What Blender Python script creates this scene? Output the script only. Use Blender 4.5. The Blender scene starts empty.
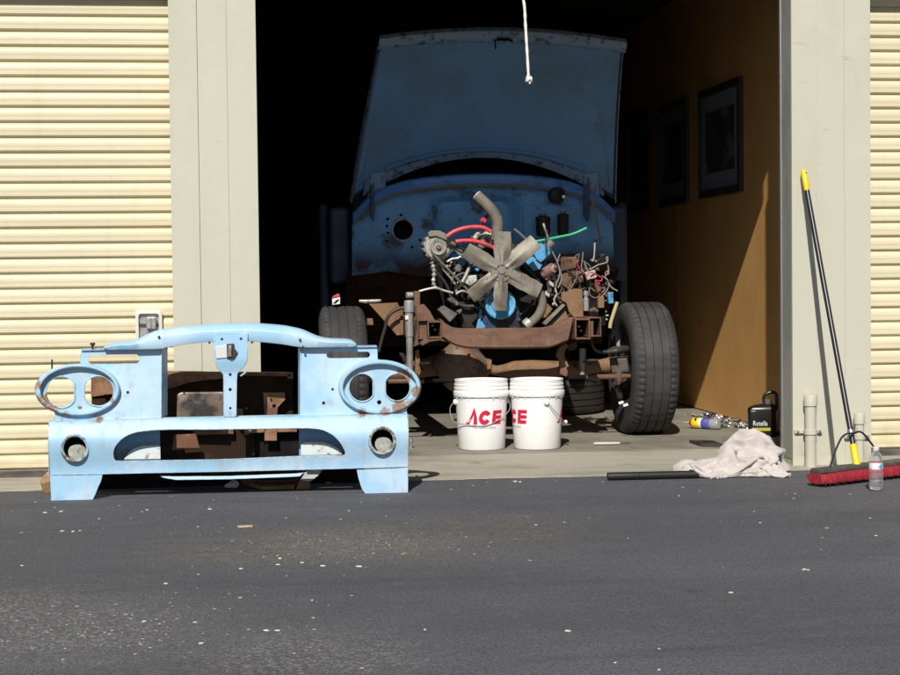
import bpy, bmesh, math, random
from mathutils import Vector, Matrix, noise
R = math.radians
S = bpy.context.scene
COL = S.collection
rnd = random.Random(7)

# ------------------------------------------------------------------ camera, sky, sun, exposure
PITCH, YAW, ROLL, CDIST, CHEIGHT, FPX = 0.0352, 0.1251, 0.0113, 8.5267, 1.0112, 1700.0
_fw = Vector((math.sin(YAW)*math.cos(PITCH), math.cos(YAW)*math.cos(PITCH), -math.sin(PITCH)))
_r0 = Vector((math.cos(YAW), -math.sin(YAW), 0))
_d0 = _fw.cross(_r0)
_rt = math.cos(ROLL)*_r0 + math.sin(ROLL)*_d0
_dn = -math.sin(ROLL)*_r0 + math.cos(ROLL)*_d0
CAMPOS = Vector((0, -CDIST, CHEIGHT))
cam = bpy.data.cameras.new('camera')
camo = bpy.data.objects.new('camera', cam); COL.objects.link(camo)
camo.matrix_world = Matrix.Translation(CAMPOS) @ Matrix((_rt, -_dn, -_fw)).transposed().to_4x4()
cam.sensor_width = 36; cam.sensor_fit = 'HORIZONTAL'; cam.lens = FPX/900*36
cam.clip_start = 0.1; cam.clip_end = 2000
S.camera = camo

SUN_DIR = Vector((0.265, 1.0, -0.859)).normalized()
W = bpy.data.worlds.new('World'); S.world = W; W.use_nodes = True
sky = W.node_tree.nodes.new('ShaderNodeTexSky'); sky.sky_type = 'NISHITA'; sky.sun_disc = False
sky.sun_elevation = math.asin(-SUN_DIR.z)
sky.sun_rotation = math.atan2(-SUN_DIR.x, -SUN_DIR.y)
bg = W.node_tree.nodes['Background']; bg.inputs[1].default_value = 0.05
W.node_tree.links.new(sky.outputs[0], bg.inputs[0])
sl = bpy.data.lights.new('sun', 'SUN'); sl.energy = 4.6; sl.angle = R(0.5); sl.color = (1.0, 0.955, 0.88)
so = bpy.data.objects.new('sun', sl); COL.objects.link(so)
so.location = (-3, -8, 10); so.rotation_euler = SUN_DIR.to_track_quat('-Z', 'Y').to_euler()
S.view_settings.view_transform = 'Standard'; S.view_settings.look = 'None'
S.view_settings.exposure = 0.1; S.view_settings.gamma = 1.0

def A(px, py, y):
    """the point at depth y (metres behind the facade) that a measured pixel of the photograph shows"""
    d = _fw + _rt*((px-450)/FPX) + _dn*((py-337.5)/FPX)
    t = (y - CAMPOS.y)/d.y
    return CAMPOS + d*t
def AZ(px, py, z):
    d = _fw + _rt*((px-450)/FPX) + _dn*((py-337.5)/FPX)
    return CAMPOS + d*((z - CAMPOS.z)/d.z)

# ------------------------------------------------------------------ mesh helpers
def frame(ax):
    ax = Vector(ax).normalized()
    u = ax.cross(Vector((0, 0, 1)))
    if u.length < 1e-3: u = ax.cross(Vector((0, 1, 0)))
    u.normalize(); return u, ax.cross(u).normalized(), ax

class MB:
    def __init__(s): s.v = []; s.f = []
    def add(s, v, f):
        o = len(s.v); s.v += [Vector(p) for p in v]; s.f += [tuple(i+o for i in q) for q in f]; return s
    def box(s, x0, x1, y0, y1, z0, z1):
        v = [(x, y, z) for z in (z0, z1) for y in (y0, y1) for x in (x0, x1)]
        return s.add(v, [(0,2,3,1), (4,5,7,6), (0,1,5,4), (2,6,7,3), (0,4,6,2), (1,3,7,5)])
    def obox(s, c, ax, ay, az):
        """box by centre and three half-extent vectors"""
        c, ax, ay, az = map(Vector, (c, ax, ay, az))
        v = [c+ax*i+ay*j+az*k for k in (-1, 1) for j in (-1, 1) for i in (-1, 1)]
        return s.add(v, [(0,2,3,1), (4,5,7,6), (0,1,5,4), (2,6,7,3), (0,4,6,2), (1,3,7,5)])
    def tube(s, pts, r, n=10, caps=True, closed=False):
        pts = [Vector(p) for p in pts]; m = len(pts)
        rs = r if isinstance(r, (list, tuple)) else [r]*m
        t0 = (pts[1]-pts[0]).normalized(); u = frame(t0)[0]; v = []; f = []
        for i, p in enumerate(pts):
            if closed: t = pts[(i+1) % m]-pts[i-1]
            else: t = pts[min(i+1, m-1)]-pts[max(i-1, 0)]
            t.normalize(); u = (u-t*u.dot(t)).normalized(); w = t.cross(u)
            v += [p+(u*math.cos(2*math.pi*k/n)+w*math.sin(2*math.pi*k/n))*rs[i] for k in range(n)]
        for i in range(m if closed else m-1):
            j = (i+1) % m
            f += [(i*n+k, i*n+(k+1) % n, j*n+(k+1) % n, j*n+k) for k in range(n)]
        if caps and not closed: f += [tuple(range(n))[::-1], tuple((m-1)*n+k for k in range(n))]
        return s.add(v, f)
    def lathe(s, prof, c, ax, n=32, caps=True, mod=None):
        """prof = [(radius, height along axis)]"""
        u, w, a = frame(ax); c = Vector(c); v = []; f = []; m = len(prof)
        for i, (r, h) in enumerate(prof):
            for k in range(n):
                rr, hh = (r, h) if mod is None else mod(i, k, r, h)
                t = 2*math.pi*k/n
                v.append(c+a*hh+(u*math.cos(t)+w*math.sin(t))*rr)
        for i in range(m-1):
            f += [(i*n+k, i*n+(k+1) % n, (i+1)*n+(k+1) % n, (i+1)*n+k) for k in range(n)]
        if caps:
            if prof[0][0] > 1e-5: f.append(tuple(range(n))[::-1])
            if prof[-1][0] > 1e-5: f.append(tuple((m-1)*n+k for k in range(n)))
        return s.add(v, f)
    def prism(s, poly, dv):
        """a flat outline (3-D points) pushed along dv"""
        n = len(poly); poly = [Vector(p) for p in poly]; dv = Vector(dv)
        return s.add(poly+[p+dv for p in poly],
                     [tuple(range(n)), tuple(range(n, 2*n))[::-1]]+[(i, i+n, (i+1) % n+n, (i+1) % n) for i in range(n)])
    def loft(s, rings, closed=True, caps=False):
        n = len(rings[0]); v = [p for r in rings for p in r]; f = []
        for i in range(len(rings)-1):
            for k in range(n if closed else n-1):
                k2 = (k+1) % n; f.append((i*n+k, i*n+k2, (i+1)*n+k2, (i+1)*n+k))
        if caps: f += [tuple(range(n))[::-1], tuple((len(rings)-1)*n+k for k in range(n))]
        return s.add(v, f)
    def build(s, name, mat, parent=None, smooth=35, bevel=0, seg=2, solid=0, label=None, loc=None):
        root = parent
        while root is not None and root.parent is not None: root = root.parent
        org = Vector(root.location) if root is not None else Vector(loc if loc else (0, 0, 0))
        me = bpy.data.meshes.new(name)
        me.from_pydata([tuple(p-org) for p in s.v], [], s.f)
        b = bmesh.new(); b.from_mesh(me); bmesh.ops.recalc_face_normals(b, faces=b.faces); b.to_mesh(me); b.free()
        return link(name, me, mat, parent, smooth, bevel, seg, solid, label, None if root is not None else org)

def link(name, me, mat, parent=None, smooth=35, bevel=0, seg=2, solid=0, label=None, loc=None):
    if mat is not None:
        me.materials.clear(); me.materials.append(mat)
    if smooth:
        me.shade_smooth(); me.set_sharp_from_angle(angle=R(smooth))
    o = bpy.data.objects.new(name, me); COL.objects.link(o)
    if parent is not None: o.parent = parent
    elif loc is not None: o.location = loc
    if solid:
        m = o.modifiers.new('solid', 'SOLIDIFY'); m.thickness = solid; m.offset = 0
        if smooth and not bevel:            # keep the sheet's rim crisp
            m = o.modifiers.new('crisp', 'EDGE_SPLIT'); m.split_angle = R(min(smooth, 50))
    if bevel:
        m = o.modifiers.new('bevel', 'BEVEL'); m.width = bevel; m.segments = seg; m.limit_method = 'ANGLE'; m.angle_limit = R(40)
        m.harden_normals = bool(smooth)
    if label: o['label'] = label
    return o
def thing(name, label, cat, loc, group=None):
    o = bpy.data.objects.new(name, None); COL.objects.link(o); o.location = loc; o.empty_display_size = .1
    return tag(o, label, cat, group)
def tag(o, label=None, cat=None, group=None, kind=None):
    if label: o['label'] = label
    if cat: o['category'] = cat
    if group: o['group'] = group
    if kind: o['kind'] = kind
    return o

def smooth_path(pts, k=6, closed=False):
    """Catmull-Rom through the points"""
    pts = [Vector(p) for p in pts]; n = len(pts); out = []
    for i in range(n if closed else n-1):
        p0 = pts[i-1] if (i > 0 or closed) else pts[0]
        p1 = pts[i]; p2 = pts[(i+1) % n]; p3 = pts[(i+2) % n] if (i+2 < n or closed) else pts[-1]
        for j in range(k):
            t = j/k
            out.append(0.5*((2*p1)+(p2-p0)*t+(2*p0-5*p1+4*p2-p3)*t*t+(3*p1-p0-3*p2+p3)*t**3))
    if not closed: out.append(pts[-1])
    return out
def path_px(pts, y, k=6):
    """smooth path from measured (px, py[, depth])"""
    return smooth_path([A(p[0], p[1], p[2] if len(p) > 2 else y) for p in pts], k)

def text_mesh(body, size):
    c = bpy.data.curves.new('lettering', 'FONT'); c.body = body; c.size = size; c.align_x = 'CENTER'; c.resolution_u = 3
    o = bpy.data.objects.new('lettering', c); COL.objects.link(o)
    dg = bpy.context.evaluated_depsgraph_get()
    me = bpy.data.meshes.new_from_object(o.evaluated_get(dg))
    v = [Vector(x.co) for x in me.vertices]; f = [tuple(p.vertices) for p in me.polygons]
    bpy.data.objects.remove(o); bpy.data.meshes.remove(me)
    return v, f

# ------------------------------------------------------------------ materials
def mat(name, col, rough=.6, metal=0., layers=(), bump=(), spec=.5, rand=0, coat=0, trans=0, ior=1.45, sheen=0):
    m = bpy.data.materials.new(name); m.use_nodes = True
    nt = m.node_tree; N = nt.nodes; L = nt.links; b = N['Principled BSDF']
    b.inputs['Roughness'].default_value = rough; b.inputs['Metallic'].default_value = metal
    b.inputs['Specular IOR Level'].default_value = spec; b.inputs['IOR'].default_value = ior
    b.inputs['Transmission Weight'].default_value = trans; b.inputs['Coat Weight'].default_value = coat
    b.inputs['Sheen Weight'].default_value = sheen
    geo = N.new('ShaderNodeNewGeometry').outputs['Position']
    def math_(op, a, c, clamp=False):
        n = N.new('ShaderNodeMath'); n.operation = op; n.use_clamp = clamp
        for i, x in enumerate((a, c)):
            if isinstance(x, (int, float)): n.inputs[i].default_value = x
            else: L.new(x, n.inputs[i])
        return n.outputs[0]
    def nz(scale, detail=5, stretch=(1, 1, 1), rough_=.6, off=0):
        mp = N.new('ShaderNodeMapping'); L.new(geo, mp.inputs[0]); mp.inputs['Scale'].default_value = stretch
        mp.inputs['Location'].default_value = (off, off*.7, off*1.3)
        n = N.new('ShaderNodeTexNoise'); L.new(mp.outputs[0], n.inputs['Vector'])
        n.inputs['Scale'].default_value = scale; n.inputs['Detail'].default_value = detail; n.inputs['Roughness'].default_value = rough_
        return n.outputs['Fac']
    def mr(x, lo, hi, a=0., c=1.):
        n = N.new('ShaderNodeMapRange'); n.interpolation_type = 'SMOOTHSTEP'; L.new(x, n.inputs[0])
        for i, q in zip((1, 2, 3, 4), (lo, hi, a, c)): n.inputs[i].default_value = q
        return n.outputs[0]
    cur = N.new('ShaderNodeRGB'); cur.outputs[0].default_value = (*col, 1); cur = cur.outputs[0]
    rcur = None
    if rand:
        oi = N.new('ShaderNodeObjectInfo'); h = N.new('ShaderNodeHueSaturation'); L.new(cur, h.inputs['Color'])
        L.new(mr(oi.outputs['Random'], 0, 1, 1-rand, 1+rand), h.inputs['Value']); cur = h.outputs[0]
    for i, l in enumerate(layers):
        fac = nz(l.get('scale', 10), l.get('detail', 6), l.get('stretch', (1, 1, 1)), l.get('nrough', .65), off=i*3.7+l.get('off', 0))
        sp = l.get('spots')
        if sp:
            msk = None
            for (c, r) in sp:
                d = N.new('ShaderNodeVectorMath'); d.operation = 'DISTANCE'; L.new(geo, d.inputs[0]); d.inputs[1].default_value = c
                q = mr(d.outputs['Value'], r, r*.25)
                msk = q if msk is None else math_('MAXIMUM', msk, q)
            if l.get('soft'): fac = math_('MULTIPLY', mr(fac, l.get('lo', .3), l.get('hi', .8), 0, l.get('amt', 1)), math_('POWER', msk, 1.5))
            else: fac = mr(math_('ADD', math_('MULTIPLY', msk, .55), math_('MULTIPLY', fac, .6)), l.get('lo', .55), l.get('hi', .7), 0, l.get('amt', 1))
            fac = math_('MULTIPLY', fac, mr(msk, 0, .15))
        else:
            fac = mr(fac, l.get('lo', .45), l.get('hi', .6), 0, l.get('amt', 1))
        if l.get('edge'):                      # worn edges: where a rounded normal departs from the face normal
            bv = N.new('ShaderNodeBevel'); bv.samples = 6; bv.inputs['Radius'].default_value = l['edge']
            dt = N.new('ShaderNodeVectorMath'); dt.operation = 'DOT_PRODUCT'; L.new(bv.outputs[0], dt.inputs[0])
            L.new(N.new('ShaderNodeNewGeometry').outputs['Normal'], dt.inputs[1])
            fac = math_('MULTIPLY', fac, mr(dt.outputs['Value'], .985, .86))
        zr = l.get('z')
        if zr:
            sx = N.new('ShaderNodeSeparateXYZ'); L.new(geo, sx.inputs[0])
            fac = math_('MULTIPLY', fac, mr(sx.outputs[2], zr[0], zr[1]))
        mx = N.new('ShaderNodeMix'); mx.data_type = 'RGBA'; L.new(fac, mx.inputs[0]); L.new(cur, mx.inputs[6])
        mx.inputs[7].default_value = (*l['col'], 1); cur = mx.outputs[2]
        if 'rough' in l:
            mf = N.new('ShaderNodeMix'); L.new(fac, mf.inputs[0])
            if rcur is None: mf.inputs[2].default_value = rough
            else: L.new(rcur, mf.inputs[2])
            mf.inputs[3].default_value = l['rough']; rcur = mf.outputs[0]
    L.new(cur, b.inputs['Base Color'])
    if rcur is not None: L.new(rcur, b.inputs['Roughness'])
    prev = None
    for (sc, st, *rest) in bump:
        bp = N.new('ShaderNodeBump'); bp.inputs['Strength'].default_value = st; bp.inputs['Distance'].default_value = rest[0] if rest else .01
        L.new(nz(sc, 4, rest[1] if len(rest) > 1 else (1, 1, 1)), bp.inputs['Height'])
        if prev: L.new(prev, bp.inputs['Normal'])
        prev = bp.outputs[0]
    if prev: L.new(prev, b.inputs['Normal'])
    return m
RUST = (.13, .05, .022); RUSTD = (.06, .025, .014)
m_asphalt = mat('asphalt', (.106, .107, .119), .9, layers=[
    dict(col=(.145, .146, .162), scale=.9, lo=.40, hi=.66, amt=.75, stretch=(.5, 1, 1)),
    dict(col=(.066, .066, .074), scale=2.4, lo=.50, hi=.74, amt=.6, stretch=(.3, 1.7, 1), detail=8),
    dict(col=(.155, .155, .162), scale=11, lo=.50, hi=.72, amt=.45, detail=8),
    dict(col=(.055, .054, .058), scale=1.3, lo=.56, hi=.74, amt=.3, stretch=(.3, 2.0, 1), detail=9, off=31),
    dict(col=(.03, .03, .032), scale=2.0, lo=.66, hi=.74, amt=.55, detail=9, off=44, rough=.6),
    dict(col=(.19, .17, .128), scale=26, lo=.30, hi=.74, amt=.85, detail=9, soft=1, spots=[((.45, -2.05, 0), .9), ((.05, -2.2, 0), .6), ((.95, -1.85, 0), .7)]),
    dict(col=(.17, .165, .15), scale=20, lo=.34, hi=.78, amt=.75, detail=9, soft=1, spots=[((-.55, -3.5, 0), 1.1), ((-.1, -3.9, 0), .8), ((-.75, -3.0, 0), .6)]),
    dict(col=(.055, .054, .062), scale=70, lo=.50, hi=.62, amt=.6, detail=4),
    dict(col=(.040, .040, .046), scale=150, lo=.50, hi=.60, amt=.7, detail=2),
    dict(col=(.24, .235, .24), scale=105, lo=.62, hi=.70, amt=.45, detail=3),
    dict(col=(.36, .35, .33), scale=85, lo=.52, hi=.64, amt=.6, detail=3, soft=1, spots=[((-.6, -3.5, 0), .75), ((-.75, -3.1, 0), .45), ((.2, -4.0, 0), .5)]),
    dict(col=(.34, .32, .27), scale=95, lo=.54, hi=.66, amt=.8, detail=3, soft=1, spots=[((.45, -2.05, 0), .6)])],
    bump=[(110, .8, .008), (38, .35, .01), (9, .15, .02)], spec=.3)
m_conc = mat('concrete', (.255, .235, .19), .82, layers=[
    dict(col=(.155, .14, .11), scale=2.5, lo=.4, hi=.65, amt=.8),
    dict(col=(.29, .27, .22), scale=9, lo=.52, hi=.72, amt=.6),
    dict(col=(.10, .085, .065), scale=5, lo=.6, hi=.72, amt=.65, detail=8),
    dict(col=(.14, .13, .11), scale=120, lo=.55, hi=.7, amt=.4, detail=2)], bump=[(90, .25, .004), (8, .2, .01)])
m_apron = mat('apron_concrete', (.37, .34, .275), .88, layers=[
    dict(col=(.25, .23, .18), scale=4, lo=.45, hi=.65, amt=.8, stretch=(.4, 2, 1)),
    dict(col=(.12, .11, .09), scale=7, lo=.62, hi=.72, amt=.7, detail=9),
    dict(col=(.16, .15, .12), scale=140, lo=.55, hi=.7, amt=.5, detail=2)], bump=[(100, .35, .005), (14, .3, .012)])
m_paint = mat('pillar_paint', (.505, .495, .405), .62, layers=[
    dict(col=(.46, .445, .355), scale=1.6, lo=.4, hi=.7, amt=.7, stretch=(1.5, 1, .5)),
    dict(col=(.40, .38, .30), scale=18, lo=.64, hi=.74, amt=.5, detail=8),
    dict(col=(.34, .32, .25), scale=9, lo=.655, hi=.69, amt=.6, detail=9, stretch=(.5, 1, 5), off=6), dict(col=(.53, .52, .435), scale=3.3, lo=.5, hi=.7, amt=.6, off=3),
    dict(col=(.30, .27, .20), scale=6, lo=.45, hi=.7, amt=.6, z=(.22, .0))], bump=[(55, .12, .004, (2, 1, .25)), (7, .12, .01)])
m_slat = mat('slat_paint', (.665, .605, .43), .42, layers=[
    dict(col=(.625, .56, .39), scale=1.5, lo=.4, hi=.65, amt=.8, stretch=(.4, 1, 3)),
    dict(col=(.42, .33, .17), scale=30, lo=.68, hi=.76, amt=.5, detail=5),
    dict(col=(.55, .47, .31), scale=3, lo=.52, hi=.72, amt=.28, detail=8, stretch=(5, 1, .35)), dict(col=(.30, .25, .16), scale=55, lo=.72, hi=.78, amt=.7, off=11),
    dict(col=(.50, .40, .22), scale=5, lo=.45, hi=.7, amt=.5, z=(.5, .05))], bump=[(5, .10, .012, (1, 1, 4)), (2.2, .22, .02)], rand=.05)
m_rubber = mat('seal_rubber', (.055, .05, .048), .75, layers=[dict(col=(.13, .115, .10), scale=14, lo=.45, hi=.7, stretch=(.3, 1, 1))])
m_steel = mat('galvanised_steel', (.46, .46, .45), .42, .85, layers=[dict(col=(.3, .3, .3), scale=25, lo=.45, hi=.65, rough=.6)])
m_lockmetal = mat('lock_metal', (.5, .5, .5), .35, .6, layers=[dict(col=(.25, .25, .26), scale=60, lo=.5, hi=.65)])
m_white_frame = mat('latch_frame_metal', (.66, .64, .60), .5, .2)
m_hardboard = mat('hardboard', (.72, .40, .135), .55, layers=[
    dict(col=(.64, .34, .11), scale=3, lo=.4, hi=.65, amt=.8), dict(col=(.60, .36, .15), scale=60, lo=.5, hi=.7, amt=.35, detail=3),
    dict(col=(.30, .15, .05), scale=8, lo=.62, hi=.74, amt=.4)], bump=[(120, .05, .003)])
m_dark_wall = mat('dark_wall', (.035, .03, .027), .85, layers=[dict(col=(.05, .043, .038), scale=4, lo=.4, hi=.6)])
m_stud = mat('pale_wood', (.50, .40, .26), .7, layers=[dict(col=(.36, .27, .16), scale=20, lo=.45, hi=.65, stretch=(6, 6, .5))])

# ------------------------------------------------------------------ ground
def stuct(o): o['kind'] = 'structure'; return o
g = MB().add([(-400, -400, 0), (400, -400, 0), (400, 400, 0), (-400, 400, 0)], [(0, 1, 2, 3)])
stuct(g.build('asphalt_ground', m_asphalt, smooth=0))
# concrete apron: a ragged front lip lying on the asphalt that rises to the garage floor
v = []; f = []; NX = 260; X0, X1 = -4.2, 6.4
prof = [(-.115, -.02), (-.112, .006), (-.06, .011), (.16, .016), (.33, .040), (.515, .057), (.52, .03)]
for i in range(NX+1):
    x = X0+(X1-X0)*i/NX
    for j, (y, z) in enumerate(prof):
        w = (.022*noise.noise((x*3, 1.3, 0))+.014*noise.noise((x*16, 4.3, 0))) if j < 3 else 0
        if 4 <= j: w = .008*noise.noise((x*5, 9, 0))
        v.append((x, y+w, z+(.002*noise.noise((x*9, j, 2)) if 0 < j < 6 else 0)))
m = len(prof)
for i in range(NX):
    for j in range(m-1): f.append((i*m+j, (i+1)*m+j, (i+1)*m+j+1, i*m+j+1))
stuct(MB().add(v, f).build('concrete_apron', m_apron, smooth=30))
stuct(MB().add([(X0, .527, -.01), (X1, .527, -.01), (X1, .53, .058), (X0, .53, .058), (X1, 8.2, .060), (X0, 8.2, .060)], [(0, 1, 2, 3), (3, 2, 4, 5)]).build('concrete_floor', m_conc, smooth=0))

# ------------------------------------------------------------------ storage building
PX1, PX2, PX3, PX4 = -.309, .119, 2.864, 3.290
RWX, LWX, TOP = 3.235, -.14, 2.66
bld = thing('storage_building', 'pale green storage building with cream roll-up doors around an open garage bay', 'building', (1.5, .2, 0))
def pillar(x0, x1, cuts, extra):
    p = MB().box(x0+.004, x1-.004, .022, .165, 0, TOP+.3).build('pillar', m_paint, bld, bevel=.003)
    xs = [x0]+cuts+[x1]
    for i in range(len(xs)-1):
        y0 = (0, .0055, .006)[i % 3]; g0, g1 = (0, .0008, .0003)[i % 3], (.0008, .0003, 0)[i % 3]
        MB().box(xs[i]+g0, xs[i+1]-g1, y0, .0215, .012, TOP+.28).build('trim_board', m_paint, p, bevel=.0012)
    return p
pillar(PX1, PX2, [A(199.5, 200, 0).x, A(229, 200, 0).x], 0)
pillar(PX3, PX4, [A(817, 200, 0).x, A(845, 200, 0).x], 0)
pillar(PX1-2.745-.428, PX1-2.745, [PX1-3.02], 0)
pillar(PX4+2.745, PX4+2.745+.428, [PX4+2.9], 0)
MB().box(-3.7, 6.7, .012, .24, TOP+.31, 3.5).build('lintel', m_paint, bld, bevel=.004)
MB().box(-3.7, 6.7, -.25, 8.4, 3.5, 3.62).build('roof', m_dark_wall, bld)
for a, c in ((-3.5, PX1-.002), (PX4+.002, 6.6)): MB().box(a, c, .014, .232, 2.600, TOP+.305).build('door_lintel', m_paint, bld, bevel=.004)
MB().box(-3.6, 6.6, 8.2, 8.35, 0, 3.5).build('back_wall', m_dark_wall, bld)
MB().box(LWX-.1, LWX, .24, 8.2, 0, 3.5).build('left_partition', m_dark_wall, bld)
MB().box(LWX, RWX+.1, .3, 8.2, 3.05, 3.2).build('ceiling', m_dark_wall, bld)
rw = MB().box(RWX+.008, RWX+.1, .24, 8.2, 0, 3.05).build('right_partition', m_dark_wall, bld)
for y0, y1 in ((.245, 1.22), (1.224, 3.66), (3.665, 6.1), (6.105, 8.19)):
    MB().box(RWX, RWX+.0075, y0, y1, .066, 3.04).build('wall_panel', m_hardboard, rw, bevel=.0015)
MB().box(PX3+.0005, PX3+.0035, .0225, .166, .05, 2.95).build('jamb_channel', mat('jamb_paint', (.37, .375, .33), .6, layers=[dict(col=(.29, .295, .26), scale=5, lo=.4, hi=.65, stretch=(1, 1, .4)), dict(col=(.5, .49, .42), scale=22, lo=.66, hi=.72, detail=8)]), bld)
MB().box(PX3-.006, PX3+.05, .167, .195, .06, 2.64).build('door_track', m_steel, bld, bevel=.004)
MB().box(PX2-.05, PX2+.004, .238, .262, .06, 2.64).build('door_track', m_steel, bld, bevel=.004)
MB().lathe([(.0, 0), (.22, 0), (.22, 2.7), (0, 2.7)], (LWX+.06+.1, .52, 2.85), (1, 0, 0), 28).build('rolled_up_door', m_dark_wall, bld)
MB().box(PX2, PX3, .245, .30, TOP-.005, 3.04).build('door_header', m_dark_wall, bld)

# roll-up doors, one mesh per curtain slat
SP = .0762
prof = [(.017, 0), (.0175, .0085), (.009, .0125), (.002, .0165), (0, .020), (-.0012, .042), (0, .0625), (.003, .0675), (.0105, .0728), (.017, .0762)]
prof = [(.017, 0), (.017, .007), (.004, .012), (0, .0145), (-.0005, .030), (.0004, .031), (-.0004, .033), (-.0006, .046), (.0003, .060), (.002, .064), (.013, .0735), (.017, .0762)]
def slat_mesh(x0, x1):
    v = []; f = []; nx = 8; m = len(prof)
    for i in range(nx+1):
        x = x0+(x1-x0)*i/nx
        v += [(x, y, z) for y, z in prof]
    for i in range(nx): f += [(i*m+j, (i+1)*m+j, (i+1)*m+j+1, i*m+j+1) for j in range(m-1)]
    return v, f
def roller_door(x0, x1, ztop, name_label):
    d = MB().box(x0-.03, x1+.03, .235, .262, .012, .060).build('roller_door', m_rubber, bld, bevel=.004, label=name_label)
    vv, ff = slat_mesh(x0-.03, x1+.03); me = None
    k = 0; z = ztop-SP
    while z > -.02:
        dz = z
        if me is None:
            o = MB().add([(p[0], p[1]+.25, p[2]+dz) for p in vv], ff).build('slat', m_slat, d, smooth=25); me = o.data; z0 = dz
        else:
            o = bpy.data.objects.new('slat', me); COL.objects.link(o); o.parent = d; o.location = (0, .0012*math.sin(k*2.3), dz-z0)
        k += 1; z -= SP
    return d
roller_door(PX1-2.745, PX1, .0605+SP*35, 'closed cream roll-up door on the side of the blue front panel')
ld = [o for o in bpy.data.objects if o.name.startswith('roller_door')][0]
roller_door(PX4, PX4+2.745, .0578+SP*35, 'closed cream roll-up door behind the broom')

# recessed latch of the closed door: rounded frame, back plate, slide bar
def rrect(x0, x1, z0, z1, r, y, n=5):
    out = []
    for cx, cz, a0 in ((x1-r, z1-r, 0), (x0+r, z1-r, 90), (x0+r, z0+r, 180), (x1-r, z0+r, 270)):
        out += [Vector((cx+r*math.cos(R(a0+90*i/n)), y, cz+r*math.sin(R(a0+90*i/n)))) for i in range(n+1)]
    return out
lx0, lx1, lz0, lz1 = -.508, -.372, .675, .862
rings = [rrect(lx0, lx1, lz0, lz1, .018, .249), rrect(lx0+.001, lx1-.001, lz0+.001, lz1-.001, .018, .226),
         rrect(lx0+.017, lx1-.017, lz0+.016, lz1-.016, .014, .224), rrect(lx0+.019, lx1-.019, lz0+.018, lz1-.018, .014, .2475)]
MB().loft(rings).build('latch_frame', m_white_frame, ld, bevel=.001)
MB().box(lx0+.018, lx1-.018, .2465, .2485, lz0+.018, lz1-.018).build('latch_back_plate', m_lockmetal, ld)
MB().box(lx0+.0195, lx1-.0195, .2405, .2455, lz1-.083, lz1-.068).build('latch_slide_bar', m_rubber, ld)
pl = thing('padlock', 'silver padlock in the recessed latch of the closed cream door', 'padlock', (-.43, .235, .74))
MB().box(-.452, -.402, .212, .238, lz1-.098, lz1-.032).build('lock_body', m_lockmetal, pl, bevel=.007, seg=3)
MB().box(-.4285, -.4255, .2105, .2125, lz1-.095, lz1-.035).build('lock_seam', m_rubber, pl)
MB().tube([(-.442, .225, lz1-.097), (-.442, .225, lz1-.128), (-.4375, .225, lz1-.139), (-.427, .225, lz1-.143), (-.4165, .225, lz1-.139), (-.412, .225, lz1-.128), (-.412, .225, lz1-.097)], .0048, 10).build('shackle', m_steel, pl)

# conduit stubs strapped to the right pillar
def conduit(px, ytop, rr, strap_py, lab):
    base = A(px, 465, -.05); x = base.x; zt = A(px, ytop, -.05).z; zs = A(px, strap_py, -.05).z
    t = thing('conduit_pipe', lab, 'pipe', (x, -.045, 0), 'painted conduit stubs at the right pillar')
    MB().lathe([(rr, 0), (rr, zt-.055)], (x, -.045, 0), (0, 0, 1), 24).build('pipe', m_paint, t)
    MB().lathe([(rr+.001, zt-.06), (rr+.006, zt-.056), (rr+.006, zt-.006), (rr+.003, zt), (0, zt)], (x, -.045, 0), (0, 0, 1), 24, caps=False).build('pipe_cap', m_paint, t)
    MB().lathe([(rr+.0005, zs-.014), (rr+.006, zs-.012), (rr+.006, zs+.012), (rr+.0005, zs+.014)], (x, -.045, 0), (0, 0, 1), 24, caps=False).build('collar', m_paint, t)
    MB().box(x-rr-.045, x+rr+.045, -.016, -.002, zs-.011, zs+.011).build('strap', m_paint, t, bevel=.003)
    for s in (-1, 1): MB().lathe([(.008, 0), (.007, .006), (.0, .007)], (x+s*(rr+.03), -.016, zs), (0, -1, 0), 8).build('strap_screw', m_steel, t)
conduit(811, 395, .029, 432, 'taller capped conduit stub at the corner of the open garage')
conduit(860, 413, .023, 437, 'shorter capped conduit stub behind the broom brace')

# pull rope of the rolled-up door
rp = thing('pull_rope', 'white knotted pull rope hanging in front of the raised hood', 'rope', tuple(A(529, 82, .3)))
pts = path_px([(519, -14), (524, 3), (525.5, 25), (527, 50), (528.5, 76)], .3, 5)
MB().tube(pts, [.0075+.0012*math.sin(i*2.6) for i in range(len(pts))], 8).build('cord', mat('rope_white', (.8, .78, .72), .8, bump=[(260, .6, .004)]), rp)
kn = A(529, 78.5, .3); b = MB()
for i in range(3): b.tube([kn+Vector((.012*math.cos(a+i), .012*math.sin(a+i)*.8, .007*math.sin(2*a+i)-.004*i)) for a in [k*math.pi/5 for k in range(10)]], .0075, 7, closed=True)
b.tube([kn, kn+Vector((.004, 0, -.028))], [.008, .005], 7)
b.build('knot', bpy.data.materials['rope_white'], rp)

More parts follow.
